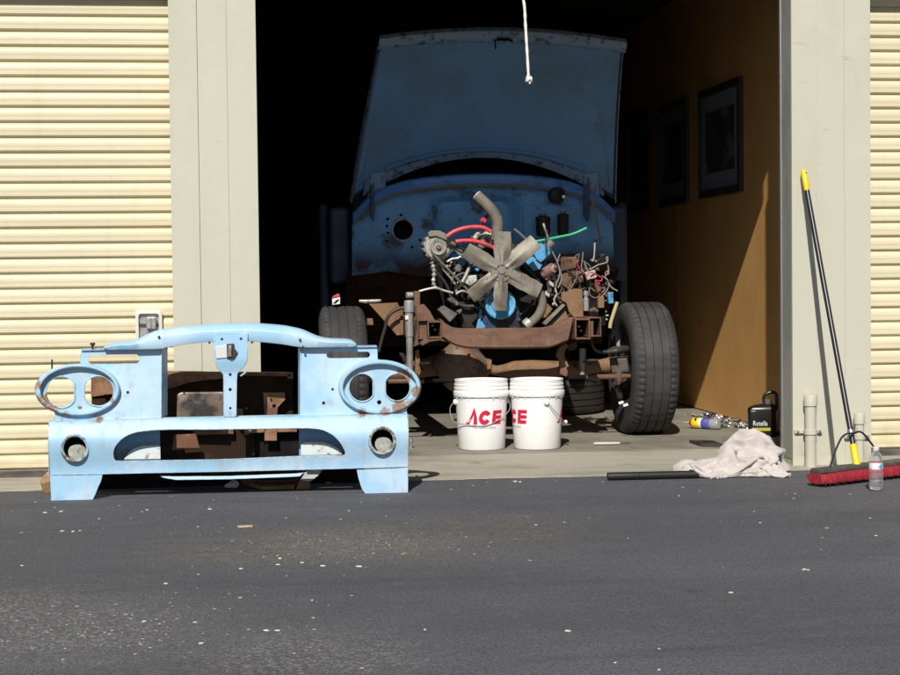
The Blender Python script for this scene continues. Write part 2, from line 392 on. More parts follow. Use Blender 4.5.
# framed pictures on the right partition
m_frame = mat('picture_frame_wood', (.05, .045, .042), .35); m_mat = mat('picture_mount', (.20, .23, .28), .7)
m_print = mat('picture_print', (.05, .05, .06), .35, layers=[dict(col=(.20, .20, .22), scale=7, lo=.5, hi=.66, detail=8), dict(col=(.14, .11, .08), scale=13, lo=.55, hi=.7, off=9)])
m_glint = mat('frame_glint', (.32, .31, .31), .35, .3)  # pale tone that paints the glint along each frame's edge
def picture(y0, y1, z0, z1, lab):
    t = thing('framed_picture', lab, 'picture', (RWX, (y0+y1)/2, z0), 'framed pictures on the garage wall')
    x = RWX-.002; w = .05
    b = MB()
    for (a, c, d, e) in ((y0, y1, z1-w, z1), (y0, y1, z0, z0+w), (y0, y0+w, z0+w, z1-w), (y1-w, y1, z0+w, z1-w)): b.box(x-.028, x, a, c, d, e)
    b.build('frame', m_frame, t)
    MB().box(x-.030, x-.0285, y1-.014, y1-.004, z0+.01, z1-.01).build('frame_glint', m_glint, t)
    MB().box(x-.012, x-.004, y0+w+.001, y1-w-.001, z0+w+.001, z1-w-.001).build('mount', m_mat, t)
    MB().box(x-.0145, x-.0125, y0+w+.1, y1-w-.1, z0+w+.11, z1-w-.11).build('print', m_print, t)
picture(2.05, 3.03, 1.54, 2.275, 'large dark framed picture nearest the garage opening')
picture(3.35, 4.15, 1.53, 2.28, 'middle dark picture of the three on the wall')
picture(4.45, 5.2, 1.53, 2.28, 'dark framed picture deepest in the garage')
# ------------------------------------------------------------------ blue grille panel standing on the asphalt
def gy(x): return -.52-.035*x          # its plane runs almost parallel to the facade
def G(px, py, dy=0):
    p = A(px, py, -.52); p = A(px, py, gy(p.x)+dy); return p
BLUE = (.325, .545, .75)
rs = lambda px, py, r: (tuple(G(px, py)), r)
m_blue = mat('chalky_blue_paint', BLUE, .42, layers=[
    dict(col=(.47, .62, .76), scale=3.5, lo=.42, hi=.62, amt=.85, rough=.62),
    dict(col=(.27, .48, .68), scale=9, lo=.55, hi=.72, amt=.5),
    dict(col=(.46, .47, .42), scale=26, lo=.61, hi=.72, amt=.55, detail=8, rough=.7),
    dict(col=(.30, .31, .27), scale=45, lo=.66, hi=1.02, amt=.6, detail=9, nrough=.75, spots=[rs(127, 395, .05), rs(330, 403, .05), rs(130, 385, .06), rs(140, 432, .04), rs(95, 418, .06), rs(60, 417, .05), rs(360, 412, .08)]),
    dict(col=(.22, .10, .05), scale=60, lo=.73, hi=.84, amt=.95, detail=9, nrough=.8, rough=.9, spots=[
        rs(75, 459, .03), rs(67, 455, .03), rs(380, 452, .03), rs(381, 457, .022), rs(404, 378, .07), rs(415, 395, .06), rs(400, 405, .07), rs(385, 411, .06), rs(362, 414, .05),
        rs(44, 398, .05), rs(40, 385, .04), rs(50, 408, .05), rs(62, 419, .03), rs(230, 407, .018), rs(233, 410, .02), rs(340, 454, .05), rs(316, 444, .04), rs(140, 447, .04),
        rs(400, 488, .03), rs(372, 492, .03), rs(60, 499, .03), rs(120, 462, .03), rs(100, 420, .05)]),
    dict(col=(.24, .15, .09), scale=55, lo=.665, hi=.72, amt=.85, detail=8), dict(col=(.20, .12, .075), scale=32, lo=.42, hi=.56, amt=.85, detail=9, nrough=.8, edge=.006, off=21, rough=.8), dict(col=(.50, .60, .66), scale=22, lo=.50, hi=.62, amt=.7, detail=8, edge=.012, off=17), dict(col=(.36, .40, .40), scale=5, lo=.50, hi=.75, amt=.6, detail=9, stretch=(4, 4, .6), off=13, rough=.75), dict(col=(.22, .17, .12), scale=35, lo=.40, hi=.75, amt=.75, detail=9, soft=1, spots=[rs(70, 419, .06), rs(95, 418.6, .06), rs(120, 418, .05), rs(375, 413, .07), rs(395, 412, .06), rs(60, 500, .05), rs(400, 492, .05), rs(230, 414, .03)])], bump=[(2.6, .22, .014), (60, .08, .003)], spec=.5)
m_bezel = mat('chalky_bezel_paint', (.34, .545, .71), .55, layers=[
    dict(col=(.47, .59, .66), scale=12, lo=.42, hi=.68, amt=.8, detail=8),
    dict(col=(.30, .48, .64), scale=8, lo=.55, hi=.72, amt=.6, off=5),
    dict(col=(.25, .125, .06), scale=60, lo=.75, hi=.85, amt=.9, detail=9, nrough=.8, spots=[rs(404, 376, .10), rs(417, 392, .08), rs(400, 407, .10), rs(385, 412, .07), rs(410, 402, .06), rs(362, 412, .06), rs(44, 400, .09), rs(38, 385, .06), rs(52, 410, .08), rs(66, 415, .06), rs(112, 400, .05)]),
    dict(col=(.25, .15, .09), scale=60, lo=.66, hi=.74, amt=.7, detail=8), dict(col=(.22, .13, .08), scale=40, lo=.48, hi=.62, amt=.8, detail=9, nrough=.8, edge=.006, off=21)], bump=[(60, .08, .003)])
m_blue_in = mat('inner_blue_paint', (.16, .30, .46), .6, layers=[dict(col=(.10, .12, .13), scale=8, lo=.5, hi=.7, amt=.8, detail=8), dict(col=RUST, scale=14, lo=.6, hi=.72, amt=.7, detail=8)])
m_pale = mat('pale_primer', (.46, .51, .52), .75, layers=[dict(col=(.34, .31, .24), scale=18, lo=.5, hi=.7, amt=.8), dict(col=(.20, .09, .045), scale=24, lo=.52, hi=.62, amt=.85, detail=8)])
m_socket = mat('socket_paint', (.25, .27, .24), .8, layers=[dict(col=(.36, .38, .34), scale=40, lo=.5, hi=.65), dict(col=(.16, .09, .05), scale=45, lo=.55, hi=.68, amt=.85, detail=8)])
m_rust = mat('rusty_steel', (.27, .145, .085), .85, layers=[
    dict(col=(.13, .055, .03), scale=6, lo=.4, hi=.62, amt=.9), dict(col=(.34, .20, .12), scale=16, lo=.52, hi=.7, amt=.7, detail=8),
    dict(col=(.06, .045, .04), scale=9, lo=.58, hi=.72, amt=.8, off=5)], bump=[(70, .3, .004)])
m_black = mat('black_dirt_and_shade', (.010, .009, .0085), .85, spec=.12, layers=[dict(col=(.022, .018, .015), scale=12, lo=.5, hi=.7)])  # plain black; also stands for shade behind the panel and in openings
m_bolt = mat('dark_bolt', (.06, .045, .035), .55, .5)
m_glue = mat('white_scrap', (.78, .78, .76), .6)

def sheet(name, outer, holes, yf, mm, parent, thick=.003, grid=.035, flange=None, label=None, bevel=0):
    """sheet metal: outline with holes (3-D points, x and z used), bent along yf(x, z)"""
    b = bmesh.new(); edges = []
    for loop in [outer]+holes:
        vs = [b.verts.new((p[0], 0, p[2])) for p in loop]
        edges += [b.edges.new((vs[i], vs[(i+1) % len(vs)])) for i in range(len(vs))]
    bmesh.ops.triangle_fill(b, edges=edges, use_beauty=True, use_dissolve=False, normal=(0, -1, 0))
    xs = [p[0] for p in outer]; zs = [p[2] for p in outer]
    if grid:
        for lo, hi, no in ((min(xs), max(xs), (1, 0, 0)), (min(zs), max(zs), (0, 0, 1))):
            q = lo+grid
            while q < hi-.004:
                bmesh.ops.bisect_plane(b, geom=b.verts[:]+b.edges[:]+b.faces[:], plane_co=tuple(q*c for c in no), plane_no=no); q += grid
    for v in b.verts: v.co.y = yf(v.co.x, v.co.z)
    b.normal_update()
    for f in b.faces:
        if f.normal.y > 0: f.normal_flip()
    if flange:
        for (li, depth, dr) in flange:
            loop = ([outer]+holes)[li]; cx = sum(p[0] for p in loop)/len(loop); cz = sum(p[2] for p in loop)/len(loop)
            a = []; c = []; e = []
            for p in loop:
                y = yf(p[0], p[2]); d = Vector((cx-p[0], 0, cz-p[2])).normalized()*dr
                a.append(b.verts.new((p[0], y, p[2]))); c.append(b.verts.new((p[0]+d.x*.6, y+depth*.35, p[2]+d.z*.6))); e.append(b.verts.new((p[0]+d.x, y+depth, p[2]+d.z)))
            n = len(loop)
            for i in range(n):
                j = (i+1) % n
                b.faces.new((a[i], a[j], c[j], c[i])); b.faces.new((c[i], c[j], e[j], e[i]))
    root = parent
    while root.parent: root = root.parent
    for v in b.verts: v.co -= root.location
    me = bpy.data.meshes.new(name); b.to_mesh(me); b.free()
    return link(name, me, mm, parent, 40, bevel, 2, thick, label)
def ell(cx, cy, rx, ry, n=40, dy=0, a0=0):
    return [G(cx+rx*math.cos(2*math.pi*k/n+a0), cy+ry*math.sin(2*math.pi*k/n+a0), dy) for k in range(n)]
def GP(pts, k=0):
    p = [G(*q) for q in pts]
    return smooth_path(p, k, True) if k else p
def rounded_px(x0, x1, y0, y1, r, slope=0, n=5):
    out = []
    for cx, cy, a0 in ((x1-r, y1-r, 0), (x0+r, y1-r, 90), (x0+r, y0+r, 180), (x1-r, y0+r, 270)):
        for i in range(n+1):
            a = R(a0+90*i/n); x = cx+r*math.cos(a); y = cy+r*math.sin(a); out.append(G(x, y+slope*(x-x0)))
    return out

gp = thing('truck_front_panel', 'light blue truck front panel with four headlight holes standing on the asphalt', 'grille', (-.03, -.5, 0))
ZT = G(228, 417).z; ZB = G(228, 471).z
def bulge(x, z):
    t = (z-ZB)/(ZT-ZB)                      # 0 bottom, 1 top: a soft crease at two thirds of the height
    q = t/.62 if t < .62 else (1-t)/.38
    q = max(0, min(1, q)); q = q*q*(3-2*q)
    return gy(x)-.012-.030*q
mouth_top = [(113.6, 453), (115, 447.5), (119, 441.5), (124.5, 436.6), (133, 432.6), (146, 430.3), (168, 429)]
mouth_r = [(220, 428.8), (298, 427.6), (311, 427.8), (322.7, 429.4), (334, 435.5), (341, 443.5), (344.8, 451.5), (344.4, 454.3), (342.6, 455.4)]
mouth_b = [(300, 456.2), (220, 459), (121.4, 461.2), (116.5, 460.8), (114.2, 458.2)]
mouth = [p for p in smooth_path([G(*q) for q in mouth_top+mouth_r], 3)]+[G(*q) for q in mouth_b]
outer = GP([(49.2, 421.8), (100, 419.8), (160, 418), (228, 417), (300, 415.8), (350, 414.8), (407, 413.8), (407.6, 440), (407.6, 466.4), (390, 467.2), (350, 468.4), (300, 469.6), (228, 471.4), (150, 472.8), (100, 474), (50.4, 474.8), (49.6, 450)])
lp = sheet('lower_panel', outer, [mouth, ell(75.6, 447.4, 11.3, 11.5, 32), ell(381.6, 440, 11.3, 11.5, 32)], bulge, m_blue, gp, .003, .014, flange=[(1, .045, -.006)])
# returns at the ends and the ledge at the top
def strip(name, pts, dvec, parent, mm=None, th=.003):
    return MB().loft([pts, [p+Vector(dvec) for p in pts]], closed=False).build(name, mm or m_blue, parent, solid=th)
def on_b(px, py):
    p = G(px, py); return Vector((p.x, bulge(p.x, p.z), p.z))
strip('end_return', [on_b(49.3, 421.8+i*5.3) for i in range(11)], (.012, .16, 0), gp)
strip('end_return', [on_b(407.5, 413.9+i*5.25) for i in range(11)], (-.012, .16, 0), gp)
strip('top_ledge', [on_b(49.2+i*(407-49.2)/24, 421.8-(i/24)*8) for i in range(25)], (0, .055, .004), gp)
strip('bottom_lip', [on_b(50.4+i*(407.4-50.4)/24, 474.8-(i/24)*8.2) for i in range(25)], (0, .05, .008), gp)
# inner wells behind the mouth, their floors rusty and pale
for a, c, e, lab in ((116, 160, 1, None), (299, 344, -1, None)):
    wy = .10
    poly = [(a, 452), (a+2, 440), (a+10, 433), (a+22, 430), (c, 428), (c, 462), (a+3, 462)] if e > 0 else [(c, 452), (c-2, 440), (c-10, 433), (c-20, 429), (a, 427), (a, 459), (c-3, 459)]
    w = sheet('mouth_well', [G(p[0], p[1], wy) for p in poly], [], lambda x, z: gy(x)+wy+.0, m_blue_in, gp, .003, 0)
    fl = [(124, 459.5), (128, 453.5), (134, 449), (142, 446.4), (158, 446), (160, 447.5), (160.5, 459)] if e > 0 else [(301, 455.5), (301, 444.8), (304, 443), (322, 442.5), (332, 445), (339, 449.5), (343, 454.5)]
    sheet('well_floor', [G(p[0], p[1], .05) for p in fl], [], lambda x, z: gy(x)+.035+(z-.15)*.5, m_pale, w, .004, 0)
# feet
fy = lambda x, z: gy(x)-.018+.12*max(0, .08-z)*0
sheet('foot_panel', GP([(50.6, 475.2), (75, 474.9), (103, 474.3), (101.5, 480), (98.4, 487), (95.6, 494), (93.6, 498.2), (90.5, 500.2), (86, 500.7), (70, 500.7), (51.6, 500.6)]), [], fy, m_blue, gp, .004, .04)
sheet('foot_panel', GP([(356.4, 469.4), (380, 468.5), (407.4, 467.2), (407.6, 492.2), (390, 493.6), (370, 494.5), (365.5, 493.6), (362.6, 490.5), (360, 484), (358, 477)]), [], fy, m_blue, gp, .004, .04)
strip('foot_return', [G(51.6, 476+i*4.9)+Vector((0, -.018, 0)) for i in range(6)], (.01, .13, 0), gp)
strip('foot_return', [G(407.4, 468.4+i*4.75)+Vector((0, -.018, 0)) for i in range(6)], (-.01, .13, 0), gp)
MB().loft([[G(160, 475.8, .16), G(172, 476.6, .16), G(228, 476, .16), G(296, 473.5, .16), G(304, 472.5, .16)], [G(163, 477.6, .155), G(176, 479.6, .155), G(228, 479, .155), G(292, 477, .155), G(300, 476, .155)], [G(163, 478, .30), G(176, 480, .30), G(228, 479.4, .30), G(292, 477.4, .30), G(300, 476.4, .30)]], closed=False).build('lower_rail', m_blue, gp, solid=.004)

# upper headlight faces
uy = lambda x, z: gy(x)+.022-.010*math.cos((z-.36)*9)
def slot(x0, x1, y0, y1, sl): return rounded_px(x0, x1, y0, y1, (y1-y0)/2, sl)
up1 = sheet('headlight_panel', GP([(80, 357), (80.4, 351.8), (81.8, 350.6), (100, 350), (130, 349.4), (161.4, 348.8), (161.4, 380), (161.4, 418.4), (120, 419.8), (55, 421.6), (54.8, 414)]+[(77.5+41.6*math.cos(R(a)), 390+25.4*math.sin(R(a))) for a in range(128, 266, 8)]+[(79.8, 363.6)]),
            [slot(87.5, 139.5, 355.2, 364.2, -.012), ell(77.6, 390.2, 39.5, 24, 44), ell(127.6, 392.6, 1.4, 1.4, 10)], uy, m_blue, gp, .003, .035)
up2 = sheet('headlight_panel', GP([(300.2, 348.6), (330, 347.8), (377, 346.8), (378, 348), (378.2, 359.4)]+[(379.6+40.6*math.cos(R(a)), 387.1+26.6*math.sin(R(a))) for a in range(-84, 52, 8)]+[(407, 410), (407.2, 414.4), (350, 415.4), (300.2, 416.6), (300.2, 380)]),
            [slot(327, 370.4, 352.4, 358.4, -.012), ell(379.6, 387.1, 38.8, 25, 44), ell(332.8, 389.6, 1.3, 1.3, 10), ell(323.8, 403.2, 1.7, 1.7, 10)], uy, m_blue, gp, .003, .035)
for a, x in ((161.2, -1), (300.4, 1)): strip('side_flange', [G(a, 349+i*6.9)+Vector((0, .022, 0)) for i in range(11)], (.022 if x < 0 else -.004, .13, 0), gp, m_blue)
strip('top_flange', [G(81+i*8.03, 350.4-i*.16)+Vector((0, .018, 0)) for i in range(11)], (0, .06, .004), gp)
strip('top_flange', [G(300.4+i*7.7, 348.6-i*.18)+Vector((0, .018, 0)) for i in range(11)], (0, .06, .004), gp)

# oval headlight bezels: rolled rim, deep wall, inner plate with two D-shaped lamp holes
def bezel(cx, cy, rx, ry, irx, iry, icx, icy, dholes, small):
    n = 56; rings = []
    for (u, dy) in ((0, .022), (.05, .004), (.16, -.010), (.4, -.0155), (.75, -.0165), (.95, -.0145), (1, -.0105)):
        rings.append([p for p in ell(cx+(icx-cx)*u, cy+(icy-cy)*u, rx+(irx-rx)*u, ry+(iry-ry)*u, n, dy)])
    rings.append(ell(icx, icy, irx-.5, iry-.4, n, .006)); rings.append(ell(icx, icy+.4, irx-1.3, iry-1.0, n, .0225))
    o = MB().loft(rings).build('headlight_bezel', m_bezel, gp, 40, solid=.002)
    sheet('lamp_plate', ell(icx, icy+.4, irx-1.1, iry-.8, 48, .02), [[G(p[0], p[1], .02) for p in h] for h in dholes]+[ell(small[0], small[1], 2.2, 2.2, 14, .02)], lambda x, z: gy(x)+.021, m_bezel, o, .003, 0)
    for h in dholes:
        hh = [G(p[0], p[1], .02) for p in h]
        MB().tube([p+Vector((0, -.003, 0)) for p in hh], .0038, 6, closed=True).build('lamp_hole_lip', m_bezel, o)
    return o
def dshape(cx, cy, rx, ry, cut, side, n=34):
    """circle flattened on one side (side +1: flat at the right)"""
    out = []
    for k in range(n):
        a = 2*math.pi*k/n; x = rx*math.cos(a); y = ry*math.sin(a)
        if side > 0: x = min(x, cut)
        else: x = max(x, -cut)
        out.append((cx+x, cy+y))
    return out
bezel(77.5, 390, 42.6, 26.2, 37.8, 23, 78, 389.8, [dshape(61.5, 392, 15.5, 15.8, 13.2, 1), dshape(98.6, 391, 15.6, 15.2, 14.2, -1)], (80, 407.2))
bezel(379.6, 387.1, 41.4, 27.3, 37.2, 24, 380, 387.6, [dshape(362, 387.4, 13.4, 14.2, 11.2, 1), dshape(397, 387.2, 13.2, 13.8, 11.8, -1)], (379.2, 402.3))

# round side-lamp openings: rusty rings and dark bowls with a pale tilted socket disc
m_ring = mat('rusty_ring', (.40, .43, .40), .75, layers=[dict(col=RUST, scale=34, lo=.44, hi=.58, amt=.95, detail=8), dict(col=BLUE, scale=15, lo=.5, hi=.6, amt=.7, off=8)])
for (cx, cy) in ((75.6, 447.4), (381.6, 440)):
    c = G(cx, cy); c.y = bulge(c.x, c.z); k = c.x*0+.00468
    r = MB().lathe([(11.0*k, .055), (11.0*k, .001), (11.8*k, -.006), (12.8*k, -.0085), (13.8*k, -.006), (14.4*k, .004)], c, (0, 1, 0), 40, caps=False).build('lamp_ring', m_ring, gp)
    MB().lathe([(11.2*k, .012), (10.6*k, .075), (8.5*k, .105), (0, .11)], c, (0, 1, 0), 32, caps=False).build('lamp_bowl', m_black, r, solid=.002)
    MB().lathe([(8.6*k, -.002), (8.8*k, .003), (8.0*k, .005), (0, .006)], c+Vector((1.6*k, .030, -4.6*k)), (.10, -.85, .50), 28).build('socket_disc', m_socket, r)

# hood latch bar: arched channel over both faces
top_e = [(103.4, 348.0), (109, 345.6), (117, 343.2), (134, 341.6), (144, 337), (155.6, 332.2), (174, 328.8), (195, 326.8), (211.7, 325.6), (240, 324.6), (258, 324.7), (282, 326.6), (295, 328.8), (304, 331.2), (316.5, 336.6), (328, 339.4), (345, 340.2), (352, 341.2), (356, 343.6)]
bot_e = [(104.5, 349.6), (110, 349.6), (118, 349.6), (134, 349.3), (147, 349), (162, 348.4), (176, 345.6), (195, 343.0), (212, 341.4), (228, 340.7), (246, 340.8), (266, 342.2), (282, 344), (301, 346.9), (316, 347.2), (328, 347.0), (344, 346.8), (350, 346.8), (355.4, 346.2)]
bar = MB(); ringsb = []
te = smooth_path([G(*p) for p in top_e], 3); be = smooth_path([G(*p) for p in bot_e], 3)
for t, q in zip(te, be):
    h = (t.z-q.z)
    ringsb.append([q+Vector((0, .030, .001)), q+Vector((0, -.007, 0)), q+Vector((0, -.0095, .06*h)), q.lerp(t, .60)+Vector((0, -.0145, 0)), q.lerp(t, .70)+Vector((0, -.012, 0)), q.lerp(t, .92)+Vector((0, .010, 0)), t+Vector((0, .022, .0)), t+Vector((0, .085, .004)), t+Vector((0, .10, -.012))])
bar.loft(ringsb, closed=False)
hb = bar.build('latch_bar', m_blue, gp, 38, solid=.003)
for (px, py) in ((159, 336.8), (166.5, 348.2), (209.5, 342.5), (252, 342.2), (300, 339.6), (303, 347)):
    MB().lathe([(.006, 0), (.006, .008), (.0, .010)], G(px, py, -.016), (0, -1, 0), 8).build('bar_bolt', m_bolt, hb)

# latch plate and centre strut
cs = sheet('centre_strut', GP([(213.8, 333.6), (247.6, 333.4), (247.6, 350), (246.8, 362), (243, 367.4), (237.2, 373.6), (236.6, 380), (236.2, 415.2), (234.8, 416.6), (225.2, 416.8), (223.8, 415.6), (223.6, 380), (223.2, 374), (219.6, 370), (216.2, 365.4), (214.6, 350)]),
           [ell(230.2, 374.4, 1.5, 1.5, 10), ell(230.2, 389.4, 1.5, 1.6, 10), ell(230.4, 408, 1.3, 1.3, 10), ell(222, 339, 1.4, 1.3, 10), ell(241, 338.6, 1.4, 1.3, 10)], lambda x, z: gy(x)-.024+(.016 if z < G(228, 374).z else (.016*max(0, min(1, (G(228, 360).z-z)/.06)))), m_blue, gp, .0035, .02, bevel=0, flange=[(0, .018, .001)])
MB().prism([G(216, 347, -.032), G(227, 344.4, -.032), G(227.6, 357.6, -.032), G(216.4, 358.4, -.032)], (0, .006, 0)).build('latch_tongue', mat('bare_latch', (.72, .74, .76), .35, .3), cs, bevel=.001)
MB().prism([G(226.6, 344, -.036), G(234, 343.6, -.036), G(234.6, 348.5, -.036), G(237.8, 352.6, -.036), G(234, 358.6, -.036), G(227, 358.4, -.036)], (0, .014, 0)).build('latch_catch', m_bolt, cs, bevel=.001)
MB().tube([G(230+1.9*math.cos(i*1.05), 345.2+i*.235, -.045+.009*math.sin(i*1.05)) for i in range(50)], .0017, 6).build('latch_spring', m_lockmetal, cs)
MB().tube([G(246, 372, -.026), G(240.6, 376, -.024)], .004, 6).build('latch_pin', m_pale, cs)
# adjuster screws standing up from the shell
def screw(px, py0, py1, head):
    a = G(px, py1, .03); b = G(px, py0, .03); o = MB(); o.tube([a, b], .0042, 8)
    if head: o.lathe([(.0, .0), (.012, -.001), (.0125, -.010), (.007, -.013), (.006, -.02), (0, -.021)], b+Vector((0, 0, .002)), (0, 0, 1), 10)
    o.build('adjuster_screw', m_bolt, gp)
screw(92.6, 343, 351, True); screw(52, 359.5, 369, False)

# ------------------------------------------------------------------ rusty radiator support leaning behind it
RY = -.165
rsup = thing('rusty_radiator_support', 'brown rusty sheet metal support standing behind the blue front panel', 'car part', (-.05, RY, 0))
P = lambda px, py, dy=0: A(px, py, RY+dy)
sheet('support_sheet', [P(91, 373.4), P(165, 372.4), P(206, 372.6), P(293, 373.6), P(293, 478), P(91, 482)], [], lambda x, z: RY+.035+.01*math.sin(x*9), mat('shaded_rusty_sheet', (.030, .018, .012), .9, spec=.12, layers=[dict(col=(.07, .036, .02), scale=6, lo=.5, hi=.68)]), rsup, .003, .04)  # rusty sheet darkened, the shadow on it put into the colour
MB().prism([P(91, 372.4, .02), P(161, 371.6, .02), P(161, 394, .02), P(112, 394, .02), P(91, 397, .02)], (0, .006, 0)).build('sunlit_rust_plate', m_rust, rsup, bevel=.001)
MB().prism(smooth_path([P(162, 372, .0), P(223, 372.6, .0), P(222, 378.4, .0), P(206, 380, .0), P(188, 383, .0), P(172, 388, .0), P(165, 387, .0)], 3, True), (0, .01, 0)).build('sunlit_rust_plate', m_rust, rsup, bevel=.001)  # sunlit wedge of the rusty sheet, its shadow edge built into the outline
MB().prism([P(162, 371.4, -.005), P(293, 372.6, -.005), P(293, 376.4, -.005), P(162, 374.6, -.005)], (0, .04, 0)).build('top_rail', m_rust, rsup, bevel=.002)
e = MB().prism([P(286, 371.8, -.012), P(293, 372.2, -.012), P(293, 379, -.012), P(288, 378.4, -.012)], (0, .01, 0)).build('end_bracket', m_rust, rsup, bevel=.001)
MB().lathe([(.006, 0), (0, .004)], P(289.4, 375.4, -.013), (0, -1, 0), 8).build('bracket_hole', m_black, e)
b = MB(); b.prism([P(177, 394.5, -.10), P(181, 392.4, -.10), P(224, 392, -.10), P(224, 426, -.10), P(176, 426, -.10)], (0, .09, 0)); b.build('air_baffle', mat('greasy_steel', (.20, .15, .12), .45, .5, layers=[dict(col=(.05, .045, .045), scale=7, lo=.42, hi=.6), dict(col=(.34, .27, .22), scale=5, lo=.55, hi=.7, off=4)]), rsup, bevel=.006)
sheet('side_bracket', [P(263, 392), P(284.6, 392.2), P(285, 399), (P(281, 403)), P(277.5, 407), P(276.6, 417), P(276.6, 440), P(264.5, 440), P(264.5, 415)], [[P(273.8+1.9*math.cos(k*.63), 405.4+1.9*math.sin(k*.63)) for k in range(10)]], lambda x, z: RY-.03, m_rust, rsup, .004, 0)
MB().prism([P(237, 408.4, -.05), P(243, 409, -.05), P(243, 418, -.05), P(237, 418, -.05)], (0, .03, 0)).build('tab', m_rust, rsup, bevel=.002)
MB().prism([P(193, 427, -.02), P(233.6, 425.4, -.02), P(233.6, 434, -.02), P(193, 435, -.02)], (0, .03, 0)).build('lower_rail', m_rust, rsup, bevel=.003)
MB().prism([P(244, 425, -.02), P(297, 424, -.02), P(297, 432, -.02), P(252, 433, -.02), P(244, 435.6, -.02)], (0, .03, 0)).build('lower_rail', m_rust, rsup, bevel=.003)
MB().prism([P(174, 435, -.11), P(196, 434, -.11), P(200, 449, -.11), P(172, 450, -.11)], (0, .02, 0)).build('lower_bracket', m_rust, rsup, bevel=.003)
MB().box(-.70, .62, RY+.040, RY+.055, .0, .27).build('lower_shade_sheet', m_black, rsup)  # black sheet added where only shade lies behind and under the panel

# odds and ends lying under and beside the panel
def flatpiece(name, lab, cat, pts, y, mm, dv=(0, .03, .0), bevel=.003):
    pp = [A(px, py, y) for px, py in pts]; lo = min(p.z for p in pp)
    pp = [p-Vector((0, 0, max(0, lo-.004) if lo > .02 else 0)) for p in pp]
    t = MB().prism(pp, dv).build(name, mm, None, bevel=bevel, loc=(pp[0].x, y, 0))
    return tag(t, lab, cat)
def AZp(px, py, z=.004): return AZ(px, py, z)
pp = [AZp(x, y) for x, y in ((240, 484.5), (246, 481.6), (262, 482.6), (292, 481.0), (299, 483.2), (294, 489.4), (262, 490.2), (250, 487.2))]
t = thing('rusty_bracket', 'curved brown rusty bracket lying on the asphalt under the blue panel', 'scrap metal', tuple(pp[0]))
MB().loft([[p for p in pp], [p+Vector((0, -.004, .022+.008*math.sin(i*1.9))) for i, p in enumerate(pp)]], caps=True).build('bracket_plate', m_rust, t, bevel=.003)
c0 = AZp(233, 487.2); b = MB()
b.lathe([(0, 0), (.026, .0), (.034, .008), (.022, .022), (0, .026)], c0, (0, 0, 1), 9, mod=lambda i, k, r, h: (r*(1+.35*math.sin(k*2.1+i)), h*(1+.4*math.sin(k*1.3))))
tag(b.build('paper_scrap', m_glue, None, bevel=0, loc=tuple(c0)), 'small crumpled white scrap on the asphalt under the blue panel', 'litter')
pp = [A(x, y, -.36) for x, y in ((300, 480.4), (305, 472.6), (317, 468.6), (322.4, 470.2), (318, 476), (310, 482))]
t = thing('pale_bracket', 'pale bent bracket beside the foot under the blue panel', 'scrap metal', (pp[0].x, -.36, 0))
MB().prism(pp, (0, .02, 0)).build('bracket_plate', m_pale, t, bevel=.003)
MB().prism([pp[0], pp[-1], Vector((pp[-1].x, -.36, .002)), Vector((pp[0].x-.02, -.36, .002))], (0, .05, 0)).build('bracket_leg', m_rust, t, bevel=.003)
m_card = mat('cardboard', (.30, .18, .095), .9, layers=[dict(col=(.42, .30, .19), scale=30, lo=.5, hi=.65)], bump=[(50, .4, .01)])
c = AZ(45.5, 492, 0); t = thing('torn_cardboard', 'torn brown cardboard lump beside the left foot of the blue panel', 'litter', tuple(c))
MB().prism([c+Vector(q) for q in ((-.02, .0, 0), (.05, .0, 0), (.055, .0, .05), (.03, 0, .085), (.012, 0, .098), (-.004, 0, .08), (-.022, 0, .065), (-.012, 0, .03))], (0, .05, 0)).build('folded_flap', m_card, t, bevel=.006)
MB().obox(c+Vector((.012, -.022, .035)), (.024, .006, .008), (-.006, .014, .008), (-.005, -.008, .028)).build('torn_strip', m_card, t, bevel=.004)
# ------------------------------------------------------------------ the stripped pickup truck in the bay
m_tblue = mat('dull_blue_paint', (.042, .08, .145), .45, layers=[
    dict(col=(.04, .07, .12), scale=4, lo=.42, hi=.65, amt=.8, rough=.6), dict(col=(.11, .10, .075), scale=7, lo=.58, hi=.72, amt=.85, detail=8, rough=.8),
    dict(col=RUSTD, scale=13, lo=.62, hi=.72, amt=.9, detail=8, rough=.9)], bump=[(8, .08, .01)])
m_fw = mat('firewall_paint', (.17, .45, .82), .5, layers=[
    dict(col=(.12, .34, .66), scale=3.4, lo=.45, hi=.62, amt=.8), dict(col=(.10, .085, .055), scale=6, lo=.54, hi=.68, amt=.9, detail=8, rough=.85, off=3),
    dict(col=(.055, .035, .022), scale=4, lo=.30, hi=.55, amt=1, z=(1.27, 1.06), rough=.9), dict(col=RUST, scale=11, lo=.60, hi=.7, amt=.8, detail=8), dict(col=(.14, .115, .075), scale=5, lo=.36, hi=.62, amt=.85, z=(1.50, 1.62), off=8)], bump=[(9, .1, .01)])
m_hoodu = mat('hood_underside', (.18, .39, .68), .6, layers=[dict(col=(.18, .28, .36), scale=2.4, lo=.42, hi=.68, amt=.7), dict(col=(.17, .28, .40), scale=14, lo=.58, hi=.75, amt=.5, detail=8), dict(col=(.09, .085, .06), scale=9, lo=.62, hi=.74, amt=.5)], bump=[(14, .1, .01)])
m_edge = mat('pale_blue_edge', (.30, .45, .62), .5, layers=[dict(col=(.10, .13, .15), scale=20, lo=.5, hi=.65)])  # lighter blue for the hood's lip, flanges, brace and hinges
